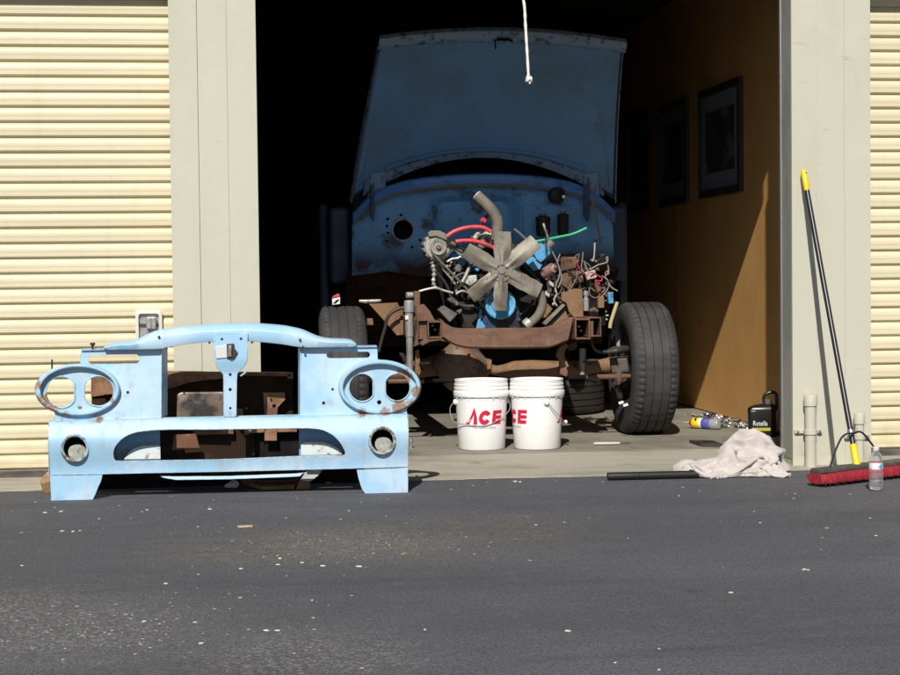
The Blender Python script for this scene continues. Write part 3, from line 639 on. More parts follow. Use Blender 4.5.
m_eblue = mat('engine_blue', (.10, .34, .60), .45, layers=[dict(col=(.03, .07, .12), scale=14, lo=.52, hi=.66, amt=.85, detail=8, rough=.75), dict(col=(.20, .17, .12), scale=20, lo=.60, hi=.72, amt=.7, detail=8)], bump=[(60, .15, .004)])
m_eblue_d = mat('greasy_blue', (.018, .05, .13), .5, layers=[dict(col=(.012, .013, .016), scale=7, lo=.36, hi=.5)])
m_grease = mat('greasy_iron', (.055, .05, .045), .55, .3, layers=[dict(col=(.13, .11, .085), scale=16, lo=.54, hi=.7, detail=8), dict(col=(.015, .014, .013), scale=8, lo=.5, hi=.62)], bump=[(80, .2, .004)])
m_fan = mat('dirty_fan_metal', (.235, .22, .185), .55, .25, layers=[dict(col=(.15, .13, .10), scale=9, lo=.45, hi=.62, amt=.9), dict(col=(.32, .29, .23), scale=26, lo=.56, hi=.7, amt=.7, detail=8), dict(col=(.10, .08, .055), scale=13, lo=.62, hi=.72, amt=.8)], bump=[(50, .12, .004)])
m_alu = mat('dirty_aluminium', (.44, .42, .37), .5, .4, layers=[dict(col=(.20, .18, .15), scale=30, lo=.48, hi=.65, amt=.9, detail=8)])
m_shock = mat('grey_shock_paint', (.29, .285, .28), .5, .2, layers=[dict(col=(.17, .155, .14), scale=18, lo=.5, hi=.66, amt=.8, stretch=(1, 1, .4)), dict(col=(.42, .41, .40), scale=40, lo=.6, hi=.72)])
m_tan = mat('tan_surface_rust', (.215, .125, .068), .8, layers=[dict(col=(.13, .065, .032), scale=10, lo=.45, hi=.65, amt=.8), dict(col=(.31, .21, .125), scale=24, lo=.58, hi=.72, amt=.7, detail=8), dict(col=RUSTD, scale=16, lo=.64, hi=.74)], bump=[(60, .2, .004)])
m_frust = mat('frame_rust', (.165, .085, .055), .72, layers=[dict(col=(.10, .052, .036), scale=5, lo=.42, hi=.62, amt=.8, stretch=(1, 1, 3)), dict(col=(.20, .12, .085), scale=18, lo=.55, hi=.7, amt=.7, detail=8), dict(col=(.10, .05, .035), scale=30, lo=.62, hi=.72, amt=.7)], bump=[(90, .2, .004)])
m_hose = mat('old_hose_rubber', (.17, .15, .125), .75, layers=[dict(col=(.13, .11, .09), scale=18, lo=.45, hi=.65)])
m_red = mat('red_hose', (.62, .07, .09), .4, layers=[dict(col=(.45, .05, .06), scale=18, lo=.5, hi=.65)])
m_blackrub = mat('black_rubber', (.022, .021, .021), .55)
m_chrome = mat('bright_metal', (.72, .72, .72), .25, .8)
m_grey = mat('grey_cable', (.24, .225, .21), .55); m_whitec = mat('white_cable', (.44, .42, .38), .55); m_green = mat('green_wire', (.03, .42, .22), .45); m_redw = mat('red_wire', (.45, .05, .07), .5)
m_tyre = mat('tyre_rubber', (.034, .034, .036), .72, layers=[dict(col=(.06, .058, .055), scale=6, lo=.42, hi=.68, amt=.8), dict(col=(.10, .095, .085), scale=40, lo=.62, hi=.75, amt=.5, detail=6)], bump=[(120, .15, .003)])
m_glassd = mat('dark_glass', (.01, .012, .014), .06)

tk = thing('pickup_truck', 'old blue pickup truck with its hood up and its front end stripped bare', 'truck', (1.56, 1.6, .06))
def Tb(name, mb, mm, parent=None, **k): return mb.build(name, mm, parent or tk, **k)

# --- hood: outer skin, underside panel, folded side flanges, front lip, rear brace
hw = lambda v: 0
def hood_pt(u, v, off=0):
    """u across 0..1, v from the hinge 0 to the front lip 1"""
    bl, br = Vector((.725, 2.27, 1.50)), Vector((2.452, 2.27, 1.49)); tl, tr = Vector((.892, 1.80, 2.475)), Vector((2.405, 1.80, 2.462))
    p = bl.lerp(br, u).lerp(tl.lerp(tr, u), v)
    n = Vector((0, .87, .49))
    arch = (1-(2*u-1)**2)
    p += n*(.05*arch+off)+Vector((0, 0, arch*(.275*(1-v)**3+.040*v**2)))
    p += n*(.05*math.sin(v*math.pi))
    return p
def hood_sheet(u0, u1, v0, v1, off, nu=28, nv=18):
    g = [[hood_pt(u0+(u1-u0)*i/nu, v0+(v1-v0)*j/nv, off) for i in range(nu+1)] for j in range(nv+1)]
    return MB().loft(g, closed=False)
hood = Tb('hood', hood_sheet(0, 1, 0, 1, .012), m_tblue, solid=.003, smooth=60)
Tb('underside_panel', hood_sheet(.015, .985, .03, .97, .0), m_hoodu, hood, solid=.002, smooth=60)
for s in (0, 1):
    a = [hood_pt(s, j/20, .010) for j in range(21)]; b_ = [p+Vector(((.012 if s == 0 else -.012), -.035, -.018)) for p in a]
    Tb('side_flange', MB().loft([a, b_], closed=False), m_edge, hood, solid=.004)
    # the triangular stiffening bands along the sides
    u_in = (lambda v: .03+.125*v**1.4) if s == 0 else (lambda v: .97-.13*v**1.4)
    u_out = .014 if s == 0 else .986
    g = [[hood_pt(u_out+(u_in(j/20)-u_out)*i/4, .06+.90*j/20, -.010 if i < 4 else -.002) for i in range(5)] for j in range(21)]
    Tb('side_band', MB().loft(g, closed=False), m_hoodu, hood, solid=.002, smooth=30)
g = []
for j, (v, off) in enumerate(((.925, -.002), (.935, -.03), (.965, -.045), (1.0, -.04), (1.012, -.01), (1.0, .02))):
    g.append([hood_pt(-.004+1.008*i/30, v, off) for i in range(31)])
Tb('front_lip', MB().loft(g, closed=False), m_edge, hood, solid=.003, smooth=60)
def brace(v0, v1, off, name, mm, uu=(.05, .95)):
    g = [[hood_pt(uu[0]+(uu[1]-uu[0])*i/30, v, o) for i in range(31)] for v, o in ((v0, 0), (v0, off), (v1, off), (v1, 0))]
    Tb(name, MB().loft(g, closed=False), mm, hood, solid=.002, smooth=40)
brace(-.01, .085, -.03, 'rear_brace', m_edge); brace(.10, .135, -.015, 'brace_rib', m_hoodu, (.12, .88))
lat = hood_pt(.50, .955, -.05)
b = MB(); b.obox(lat+Vector((.0, -.01, .0)), (.035, 0, 0), (0, .012, 0), (0, 0, .007)); b.obox(lat+Vector((.05, -.01, -.005)), (.012, 0, -.006), (0, .01, 0), (0, 0, .006)); b.tube([lat+Vector((-.045, -.01, 0)), lat+Vector((-.047, -.03, -.06))], .0045, 6)
Tb('hood_latch', b, m_black, hood)
for u in (.10, .90):
    p = hood_pt(u, .05, -.04); q = A(367 if u < .5 else 596, 205, 2.17)
    b = MB(); b.prism([p+Vector((-.045, 0, .05)), p+Vector((.045, 0, .06)), p+Vector((.05, -.02, -.07)), q+Vector((.03, 0, 0)), q+Vector((-.03, 0, 0)), p+Vector((-.05, -.02, -.06))], (0, .03, 0))
    Tb('hood_hinge', b, m_edge, bevel=.004)

# --- cowl arch, firewall, cowl sides, cab
def cowl_z(x):
    t = (x-1.575)/.85
    return 1.655-.10*t*t-.16*t**6
xs = [.735+i*(2.41-.735)/40 for i in range(41)]
g = [[Vector((x, y, cowl_z(x)+dz)) for x in xs] for y, dz in ((2.30, .015), (2.16, .012), (2.125, .002), (2.115, -.025), (2.13, -.052), (2.20, -.062))]
Tb('cowl', MB().loft(g, closed=False), mat('cowl_sheen_paint', (.12, .31, .74), .3, layers=[dict(col=(.08, .16, .33), scale=6, lo=.5, hi=.68)]), solid=.003, smooth=60)  # brighter blue, with the sky's sheen put into the colour
g = [[Vector((x, 2.135+dy, cowl_z(x)+dz)) for x in xs] for dy, dz in ((0, -.053), (-.006, -.060), (0, -.068))]
Tb('cowl_seal', MB().loft(g, closed=False), mat('old_seal', (.25, .22, .15), .8), solid=.004)
hole = A(403, 230, 2.2); hr = .062
def fw_y(x, z):
    d = 0
    q = max(0, 1-abs(x-1.52)/.30)*max(0, min(1, (z-1.02)/.1))*max(0, min(1, (1.53-z)/.05))
    return 2.20+.07*min(1, q*4)
ow = [Vector((x, 0, cowl_z(x)-.055)) for x in xs]+[Vector((2.42, 0, 1.04)), Vector((2.0, 0, 1.05)), Vector((1.2, 0, 1.02)), Vector((.95, 0, 1.055)), Vector((.73, 0, 1.03))]
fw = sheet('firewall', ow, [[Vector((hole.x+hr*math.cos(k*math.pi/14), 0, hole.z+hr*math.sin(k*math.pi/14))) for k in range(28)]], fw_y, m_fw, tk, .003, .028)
Tb('vent_ring', MB().lathe([(hr-.001, 0), (hr+.002, -.008), (hr+.012, -.009), (hr+.016, 0)], (hole.x, 2.199, hole.z), (0, 1, 0), 32, caps=False), m_edge, fw)
b = MB()
for px, py in ((387, 226), (388, 233), (386.6, 241), (387.6, 219), (412, 247), (420, 240), (401, 215), (560, 205)): b.lathe([(.009, 0), (.009, -.006), (0, -.008)], A(px, py, 2.196), (0, 1, 0), 8)
o_ = Tb('firewall_plugs', b, m_black, fw); o_['kind'] = 'stuff'
Tb('toe_board', MB().add([(.7, 2.205, 1.06), (2.45, 2.205, 1.06), (2.45, 2.74, .56), (.7, 2.74, .56)], [(0, 1, 2, 3)]), mat('toe_board_rust', (.050, .028, .017), .9, spec=.2, layers=[dict(col=(.014, .012, .011), scale=5, lo=.42, hi=.6), dict(col=(.09, .05, .03), scale=12, lo=.58, hi=.72)]), solid=.01)
Tb('access_panel', MB().box(A(523, 205, 2.19).x, A(576, 205, 2.19).x, 2.183, 2.196, A(540, 262, 2.19).z, A(540, 205, 2.19).z), m_fw, fw, bevel=.004)
for s, x0, x1 in ((-1, .60, .735), (1, 2.415, 2.55)):
    b = MB(); b.box(x0, x1, 2.36, 2.75, .98, 1.47)
    Tb('cowl_side', b, m_tblue, bevel=.03, seg=4)
    xx = .545 if s < 0 else 2.53
    Tb('door_edge', MB().box(xx, xx+.06, 2.55, 3.6, .60, 1.50), m_tblue, bevel=.02, seg=3)
def ringx(y, w, z0, z1, r=.16, n=6):
    out = []
    for cx, cz, a0 in ((1.575+w-r, z1-r, 0), (1.575-w+r, z1-r, 90), (1.575-w, z0, 180), (1.575+w, z0, 270)):
        rr = r if cz > z0 else 0
        out += [Vector((cx+rr*math.cos(R(a0+90*i/n)), y, cz+rr*math.sin(R(a0+90*i/n)))) for i in range(n+1 if rr else 1)]
    return out
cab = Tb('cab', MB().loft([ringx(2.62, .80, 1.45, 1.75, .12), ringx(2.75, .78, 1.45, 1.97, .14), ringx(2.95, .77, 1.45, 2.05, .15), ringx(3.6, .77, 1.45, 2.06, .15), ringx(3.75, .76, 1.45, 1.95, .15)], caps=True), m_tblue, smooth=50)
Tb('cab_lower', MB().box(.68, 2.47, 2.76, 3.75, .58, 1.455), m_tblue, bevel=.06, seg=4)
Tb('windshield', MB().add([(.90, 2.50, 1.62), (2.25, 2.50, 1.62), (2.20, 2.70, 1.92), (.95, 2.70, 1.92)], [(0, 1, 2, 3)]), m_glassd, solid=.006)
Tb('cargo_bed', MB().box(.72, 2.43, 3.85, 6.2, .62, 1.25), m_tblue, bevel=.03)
for px, py, rr, h in ((543, 222, .045, .075), (563, 220, .036, .08)):
    c = A(px, py, 2.1); q = Tb('fluid_reservoir', MB().lathe([(rr*.8, -h*1.2), (rr, -h*.9), (rr, h*.1), (rr*1.06, h*.15), (rr*1.06, h*.4), (rr*.6, h*.5), (0, h*.5)], c, (0, 0, 1), 20), m_blackrub)
    Tb('filler_cap', MB().lathe([(rr*.55, h*.52), (rr*.6, h*.54), (rr*.55, h*.72), (0, h*.74)], c, (0, 0, 1), 16), m_grey, q)
c = A(557, 195, 2.13); Tb('horn_relay', MB().lathe([(.05, .06), (.055, .0), (.045, -.02), (.02, -.03), (0, -.032)], c, (0, 1, 0), 20), m_blackrub, bevel=.003)
Tb('relay_terminal', MB().lathe([(.012, 0), (.012, -.02), (0, -.022)], A(563.5, 197, 2.08), (0, 1, 0), 8), m_chrome)
# rusty heater box on the firewall
Tb('heater_box', MB().loft([[A(561, 257, 2.0), A(577, 257, 2.0), A(576, 282, 2.0), A(569, 290, 2.0), A(560, 284, 2.0)], [A(560, 254, 2.19), A(579, 254, 2.19), A(578, 285, 2.19), A(569, 293, 2.19), A(559, 287, 2.19)]], caps=True), mat('heater_box_brown', (.16, .085, .045), .8, layers=[dict(col=(.08, .045, .03), scale=9, lo=.45, hi=.62)]), bevel=.008)

# --- frame: rails, dropped front crossmember, horns
for x0, x1 in ((1.015, 1.10), (1.985, 2.07)):
    b = MB(); s = 1 if x0 < 1.5 else -1
    xo = x0 if s > 0 else x1; xi = x1 if s > 0 else x0
    z0, z1 = .665, .775
    b.box(min(xo, xo+s*.006), max(xo, xo+s*.006), 1.0, 5.9, z0, z1); b.box(min(xo+s*.006, xi), max(xo+s*.006, xi), 1.0, 5.9, z1-.006, z1); b.box(min(xo+s*.006, xi), max(xo+s*.006, xi), 1.0, 5.9, z0, z0+.006)
    Tb('frame_rail', b, m_frust, bevel=.002)
def xm_pt(px, py, y=1.0): return A(px, py, y)
xt = smooth_path([xm_pt(*p) for p in ((440.5, 319.4), (443, 321.6), (447, 325), (455, 328.4), (470, 329), (500, 328.8), (530, 328.4), (545, 328), (556, 325.6), (565, 321.4), (573, 317.6))], 4)
xb = smooth_path([xm_pt(*p) for p in ((441.5, 337), (443, 337.6), (446, 339.6), (451, 342.6), (459, 346), (470, 347.8), (500, 348.2), (530, 348), (548, 347.4), (558, 344.4), (568, 340.4), (577, 336.6))], 4)
rg = []
for t, q in zip(xt, xb):
    rg.append([t+Vector((0, .12, -.002)), t+Vector((0, .012, .002)), t+Vector((0, 0, -.008)), q+Vector((0, 0, .008)), q+Vector((0, .012, -.002)), q+Vector((0, .12, .002))])
xmb = Tb('crossmember', MB().loft(rg, closed=False), m_frust, solid=.006, smooth=50)
def boxend(pxs, lab=None):
    (xa, ya), (xb_, yb) = pxs; p0 = A(xa, yb, .99); p1 = A(xb_, ya, .99); t = .009; b = MB()
    y0, y1 = .985, 1.30
    b.box(p0.x, p1.x, y0, y1, p1.z-t, p1.z); b.box(p0.x, p1.x, y0-.012, y1, p0.z, p0.z+t); b.box(p0.x, p0.x+t, y0, y1, p0.z+t, p1.z-t); b.box(p1.x-t, p1.x, y0, y1, p0.z+t, p1.z-t)
    o = Tb('frame_horn', b, m_frust, bevel=.003)
    Tb('horn_back', MB().box(p0.x+t, p1.x-t, 1.28, 1.29, p0.z+t, p1.z-t), m_black, o)  # black plate paints the shade inside the open horn
    for k in range(3): Tb('horn_bolt', MB().lathe([(.008, 0), (.008, -.01), (0, -.012)], (p0.x+.020+.018*k, 1.10-.03*(k % 2), p0.z+.02+.026*((k*2) % 3)), (0, 1, 0), 6), m_alu, o)
boxend(((427.5, 321), (442, 338.5))); boxend(((575, 318.5), (590, 339.5)))
Tb('horn_plate', MB().prism([A(416, 306, 1.03), A(424, 304, 1.03), A(430, 311, 1.03), A(436, 322, 1.03), A(428, 322, 1.03), A(427, 341, 1.03), A(414, 347, 1.03), A(417, 330, 1.03)], (0, .05, 0)), m_frust, bevel=.004)
Tb('horn_plate', MB().prism([A(590, 321, 1.02), A(593.6, 320, 1.02), A(593.6, 338, 1.02), A(590, 340, 1.02)], (0, .08, 0)), m_frust, bevel=.003)
Tb('bumper_bracket', MB().prism([A(420, 343, .98), A(424, 339.4, .98), A(432, 337, .98), A(441, 337.6, .98), A(446, 342, .98), A(440, 340.5, .98), A(430, 342, .98), A(422, 346, .98)], (0, .10, 0)), m_frust, bevel=.004)

# --- shocks with mounts, gusset plates
def shock(pts, y, name='shock_absorber'):
    """pts: (px, py, half width px)"""
    k = 1/(FPX/(y+CDIST)); prof = []
    a = A(pts[0][0], pts[0][1], y); e = A(pts[-1][0], pts[-1][1], y); L_ = (e-a).length
    py0 = pts[0][1]; py1 = pts[-1][1]
    for px, py, hw_ in pts: prof.append((hw_*k, L_*(py-py0)/(py1-py0)))
    return Tb(name, MB().lathe(prof, a, e-a, 24), m_shock, bevel=.002)
sh = shock([(409, 300, 1.5), (409, 300.5, 4.6), (409, 303, 5.2), (409.2, 312, 5.2), (409.3, 313, 4.2), (409.4, 336.6, 4.2), (409.5, 337.2, 3.5), (410, 372, 3.3)], 1.15)
Tb('shock_eye', MB().lathe([(.010, -.018), (.017, -.018), (.017, .018), (.010, .018)], A(409.5, 295, 1.15), (1, .2, 0), 16), m_alu, sh)
Tb('label_sticker', MB().box(A(405.4, 320, 1.12).x, A(408.4, 320, 1.12).x, 1.122, 1.126, A(406, 319.5, 1.12).z, A(406, 315.5, 1.12).z), m_glue, sh)
Tb('shock_mount', MB().box(A(414, 300, 1.17).x, A(420, 300, 1.17).x, 1.16, 1.20, A(416, 314, 1.17).z, A(416, 291, 1.17).z), m_frust, bevel=.004)
Tb('mount_block', MB().box(A(412, 320, 1.19).x, A(421.6, 320, 1.19).x, 1.17, 1.23, A(416, 326, 1.19).z, A(416, 314.6, 1.19).z), m_tan, bevel=.004)
Tb('gusset_plate', MB().prism([A(369, 304, 1.3), A(397.6, 302.6, 1.3), A(398.4, 305, 1.3), A(401.8, 308, 1.3), A(402, 335, 1.3), A(397, 335.6, 1.3), A(384, 320.6, 1.3)], (0, .03, 0)), m_tan, bevel=.003)
Tb('gusset_fold', MB().prism([A(400.2, 308, 1.285), A(403.2, 308, 1.285), A(403.2, 335, 1.285), A(400.2, 335, 1.285)], (0, .06, 0)), m_tan, bevel=.003)
Tb('small_bracket', MB().box(A(367, 320, 1.45).x, A(373, 320, 1.45).x, 1.42, 1.48, A(370, 325, 1.45).z, A(370, 318.4, 1.45).z), m_tan, bevel=.003)
Tb('fender_strut', MB().tube([A(359, 301, 1.5), A(366, 301.5, 1.5), A(381, 300.6, 1.5)], [.008, .012, .009], 6), m_alu)
Tb('brake_hose', MB().tube(path_px([(404, 307.6), (398, 309), (391, 313.4), (387, 319), (385, 328), (381.6, 340), (378.8, 352)], 1.22), .010, 8), m_blackrub)
s2 = shock([(585.8, 291, 1.6), (585.8, 291.5, 2.6), (585.8, 295.6, 2.6), (585.8, 296, 1.9), (585.9, 298, 1.9), (585.9, 299, 3.0), (586.2, 311, 2.9)], 1.2)
shock([(582.8, 347.8, 2), (582.8, 348.6, 3.4), (582.6, 366, 3.4), (582.4, 366.5, 2.6), (582.2, 375, 2.6)], 1.22)

# --- front axle with the differential, leaf spring ends, steering
dc = A(462, 364, 1.5)
def diffmod(i, k, r, h): return (r*(1+.10*math.sin(k*.9+1)*(r > .05)), h)
df = Tb('differential', MB().lathe([(.0, -.20), (.07, -.195), (.115, -.17), (.142, -.11), (.15, -.03), (.135, .05), (.10, .12), (.06, .17)], dc, (.42, 1, .08), 28, mod=diffmod), m_frust, smooth=60)
df.data.materials[0] = mat('diff_iron', (.16, .12, .09), .6, .15, layers=[dict(col=(.26, .13, .06), scale=7, lo=.5, hi=.62, amt=.9), dict(col=(.30, .265, .235), scale=5, lo=.52, hi=.68, amt=.8, off=6), dict(col=(.07, .05, .04), scale=18, lo=.6, hi=.72)], bump=[(70, .25, .004)])
for k in range(9):
    a = 2*math.pi*k/9; u, w, ax = frame((.42, 1, .08))
    Tb('cover_bolt', MB().lathe([(.009, 0), (.009, -.012), (0, -.014)], dc+ax*-.165+(u*math.cos(a)+w*math.sin(a))*.118, ax, 6), m_frust, df)
ay, az = 1.5, A(520, 371, 1.5).z
Tb('axle_tube', MB().tube([dc+Vector((.07, -.01, -.01)), A(478, 366, 1.47), A(482, 367.4, 1.47), A(482.5, 367.4, 1.47), A(489, 368.8, 1.47), A(489.5, 369, 1.47), A(496, 370.6, 1.47), A(504, 370.6, 1.47), A(514, 369.4, 1.47), A(530, 368.6, 1.47), A(562, 369.4, 1.47)], [.08, .055, .045, .058, .058, .032, .030, .038, .050, .052, .050], 18), m_frust, smooth=40).data.materials[0] = m_tan
Tb('axle_tube', MB().tube([A(562, 369, 1.5), A(584, 367.6, 1.5), A(600, 366, 1.5), A(612, 365, 1.5)], [.045, .045, .040, .05], 14), m_tan)
Tb('axle_tube', MB().tube([dc+Vector((-.08, 0, .01)), Vector((.95, 1.5, az)), Vector((.72, 1.5, az))], [.07, .045, .05], 14), m_frust)
Tb('spring_hanger', MB().prism([A(560, 347, 1.18), A(566, 343, 1.18), A(568.6, 346, 1.18), A(564.6, 352, 1.18), A(565, 362, 1.18), A(568, 372, 1.18), A(567, 377, 1.18), A(560, 374, 1.18), A(560.6, 362, 1.18), A(557, 356, 1.18), A(557.4, 352, 1.18)], (0, .05, 0)), m_tan, bevel=.003)
Tb('spring_hanger', MB().prism([A(416, 351, 1.12), A(419, 349, 1.12), A(421, 372, 1.12), A(419, 376, 1.12), A(415, 372, 1.12)], (0, .03, 0)), m_tan, bevel=.003)
for xc in (1.06, 2.03):
    for k in range(4):
        pts = [Vector((xc, 1.05+(1.25*i/8), .53-.012*k-(.05-.006*k)*math.sin(math.pi*i/8))) for i in range(9)]
        if k: pts = pts[k:-k]
        rg = [[p+Vector((-.028, 0, -.005)), p+Vector((.028, 0, -.005)), p+Vector((.028, 0, .005)), p+Vector((-.028, 0, .005))] for p in pts]
        Tb('spring_leaf', MB().loft(rg, caps=True), m_grease)
Tb('spring_bracket', MB().prism([A(568, 345, 1.3), A(577, 341, 1.3), A(577, 349, 1.3), A(570, 351, 1.3)], (0, .03, 0)), m_frust, bevel=.003)
tz = A(605, 377, 1.22)
Tb('tie_rod', MB().tube([A(388, 381.4, 1.22), A(424, 381.0, 1.22)], .014, 12), m_frust)
Tb('tie_rod', MB().tube([A(424, 381, 1.225), A(480, 380, 1.225), A(586, 377.3, 1.225)], .0125, 10), m_black)  # middle length blackened, the shade on it put into the colour
Tb('tie_rod', MB().tube([A(586, 377.2, 1.22), A(604, 376.8, 1.22), A(618, 376.4, 1.22), A(630, 376, 1.23)], [.015, .016, .016, .013], 12), m_frust)
Tb('rod_end', MB().lathe([(.012, -.03), (.02, -.02), (.022, .01), (.012, .03), (.008, .045)], A(619, 377, 1.22), (0, .1, -1), 14), m_frust, bevel=.002)
Tb('steering_link', MB().tube(path_px([(591, 338), (592, 344), (595, 349.5), (601, 352), (611, 351.4), (617, 350.4)], 1.25), [.008]*12+[.009+.0005*i for i in range(19)], 10), m_grease)
Tb('steering_arm', MB().tube([A(608, 351.5, 1.3), A(614, 350, 1.3), A(621, 349.4, 1.33), A(628, 349, 1.36)], [.014, .022, .024, .02], 12), m_grease)
Tb('knuckle', MB().loft([[A(610, 359, 1.33), A(627, 358, 1.33), A(629.5, 372.5, 1.33), A(612, 373.5, 1.33)], [A(609, 357, 1.48), A(629, 356, 1.48), A(631, 375, 1.48), A(611, 376, 1.48)]], caps=True), m_grease, bevel=.008).data.materials[0] = mat('knuckle_iron', (.12, .10, .085), .6, .2, layers=[dict(col=(.06, .05, .045), scale=12, lo=.45, hi=.6)])
Tb('bright_shim', MB().prism([A(616.4, 344, 1.31), A(619.6, 339.6, 1.31), A(620, 345, 1.31), A(618.8, 353.4, 1.31)], (0, .006, 0)), m_chrome)
Tb('dust_boot', MB().lathe([(.016, 0), (.02, .01), (.02, .06), (.014, .085)], A(617, 385, 1.3), (.25, 0, -1), 14), m_blackrub, bevel=.003)
for px, py in ((621, 402.6), (625.6, 405)):
    Tb('bright_clip', MB().obox(A(px, py, 1.16), (.014, 0, .004), (0, .006, 0), (-.002, 0, .007)), m_glue, bevel=.002)

# --- wheels
def tyre_mb(cx, cy, cz, Rr=.398, flat=.06, n=180, wide=1.0):
    prof = [(.205, -.088), (.215, -.098), (.25, -.112), (.29, -.122), (.325, -.1245), (.355, -.121), (.374, -.113), (.386, -.102), (.392, -.092)]
    gw = .0045
    tread = []
    for h in (-.068, -.024, .022, .066): tread += [(Rr-.001-abs(h)*.03, h-gw), (Rr-.0105-abs(h)*.03, h-gw*.6), (Rr-.0105-abs(h)*.03, h+gw*.6), (Rr-.001-abs(h)*.03, h+gw)]
    prof = prof+[(Rr-.0035, -.088)]+tread+[(Rr-.0035, .088)]+[(r, -h) for r, h in prof[::-1]]
    def mod(i, k, r, h):
        if abs(h) > .07 and r > .375 and k % 3 == 0: r -= .0075
        elif r > Rr-.008 and (k*7) % 11 == 0: r -= .003
        return r, h
    mb = MB().lathe(prof, (0, 0, 0), (1, 0, 0), n, caps=False, mod=mod)
    out = []
    for p in mb.v:
        z = p.z+cz; x = p.x*wide; y = p.y
        d = max(0, (flat+.075)-z)
        x *= 1+d*d*22
        if z < flat: y *= 1+(flat-z)*.8; z = flat+.0005
        out.append(Vector((x+cx, y+cy, z)))
    mb.v = out
    return mb
def wheel(cx, cy, cz, side):
    w = Tb('wheel', MB().lathe([(.0, .03), (.05, .03), (.06, .02), (.105, .015), (.115, .035), (.165, .05), (.175, .02), (.178, -.05), (.195, -.075), (.212, -.088), (.216, -.094), (.206, -.092), (.190, -.078), (.172, -.05), (.168, .018), (.19, .075), (.212, .088)], (cx, cy, cz), (side, 0, 0), 40, caps=False), m_grease, smooth=35)
    Tb('tyre', tyre_mb(cx, cy, cz, wide=1.12), m_tyre, w, smooth=40)
    Tb('brake_drum', MB().lathe([(.15, .015), (.155, -.05), (.148, -.058), (.09, -.062), (.06, -.09), (0, -.092)], (cx, cy, cz), (side, 0, 0), 32, caps=False), m_grease, w, smooth=35)
    return w
wheel(2.43, 1.50, .455, 1); wheel(.612, 1.50, .455, -1)

# --- engine: block, heads, timing cover, fan, pulley, belts
blk = Tb('engine_block', MB().loft([[Vector((1.33, y, .70)), Vector((1.73, y, .70)), Vector((1.80, y, .92)), Vector((1.86, y, 1.10)), Vector((1.62, y, 1.16)), Vector((1.46, y, 1.16)), Vector((1.24, y, 1.10)), Vector((1.27, y, .92))] for y in (1.46, 1.5, 2.06, 2.08)], caps=True), mat('block_black', (.014, .014, .016), .6, spec=.25, layers=[dict(col=(.035, .03, .026), scale=14, lo=.5, hi=.66), dict(col=(.02, .05, .10), scale=6, lo=.6, hi=.72)]), bevel=.02, seg=3)  # near-black block with faint brown and blue patches
Tb('timing_cover', MB().loft([[A(477.5, 330, 1.40), A(481, 309, 1.40), A(487, 296, 1.40), A(512, 294, 1.40), A(519, 303, 1.40), A(521, 331, 1.40)], [A(474, 332, 1.46), A(478, 307, 1.46), A(485, 292, 1.46), A(514, 291, 1.46), A(522, 302, 1.46), A(524, 333, 1.46)]], caps=True), m_eblue_d, bevel=.008, seg=3)
Tb('lit_cover_edge', MB().prism([A(476, 331, 1.39), A(480, 309, 1.39), A(482, 309, 1.39), A(479.5, 331, 1.39)], (0, .03, 0)), m_eblue, bevel=.003)  # brighter blue strip paints the cover's sunlit left edge
Tb('lit_cover_corner', MB().prism([A(477.6, 331, 1.395), A(481, 320.4, 1.395), A(489, 330, 1.395), A(489, 331, 1.395)], (0, .03, 0)), m_eblue, bevel=.004)  # lower end of the lit edge, also painted in brighter blue
pc = A(500, 304, 1.36)
Tb('crank_pulley', MB().lathe([(.0, .0), (.03, -.004), (.034, -.018), (.05, -.02), (.055, -.006), (.066, -.004), (.07, -.016), (.080, -.024), (.088, -.022), (.091, -.010), (.080, -.002), (.080, .004), (.091, .012), (.091, .024), (.07, .026)], pc, (0, 1, 0), 48, caps=False), m_eblue, smooth=30, solid=.002).data.materials[0] = mat('pulley_blue', (.13, .42, .68), .35, layers=[dict(col=(.02, .04, .09), scale=11, lo=.53, hi=.62, amt=.9, off=2), dict(col=(.45, .55, .62), scale=24, lo=.62, hi=.72, amt=.6)])
fc = A(501.5, 271, 1.25)
fan = Tb('cooling_fan', MB().lathe([(0, -.022), (.018, -.022), (.02, -.014), (.062, -.012), (.066, -.004), (.066, .004), (.03, .006), (.03, .11), (0, .11)], fc, (0, 1, 0), 36), m_fan, smooth=35)
for (tx, ty, wd) in ((503, 231.5, 7.2), (536, 241, 7.4), (540, 291, 7), (500, 310.5, 6.4), (470.5, 297, 6.6), (465.5, 250, 7.2)):
    tip = A(tx, ty, 1.25); d = (tip-fc); L_ = d.length; d.normalize(); sdir = Vector((-d.z, 0, d.x)); k = (1.25+CDIST)/FPX
    rg = []
    for i in range(11):
        t = i/10; r = .035+(L_-.035)*t
        w = (wd*k)*1.24*(.80+.20*min(1, max(0, (t-.1)/.4)))*(1-.10*max(0, t-.85)*5)*(1+.03*math.sin(tx+i*1.9))
        tw = .42*min(1, max(0, (t-.15)/.5))            # pitch of the blade
        row = []
        for s, bow in ((-1, .004), (-.78, -.001), (-.40, -.003), (-.24, -.016), (0, -.020), (.24, -.016), (.40, -.003), (.78, -.001), (1, .004)):
            rid = bow*(1 if abs(s) > .3 else max(.25, 1-1.1*t))
            lat_ = s*w
            row.append(fc+d*r+sdir*(lat_*math.cos(tw))+Vector((0, lat_*math.sin(tw)*.75+rid-.002, 0)))
        rg.append(row)
    Tb('fan_blade', MB().loft(rg, closed=False), m_fan, fan, solid=.003, smooth=40)
for k in range(4):
    a = k*math.pi/2+.6; Tb('fan_bolt', MB().lathe([(.006, -.018), (.006, -.012)], fc+Vector((.034*math.cos(a), 0, .034*math.sin(a))), (0, 1, 0), 6), m_grease, fan)
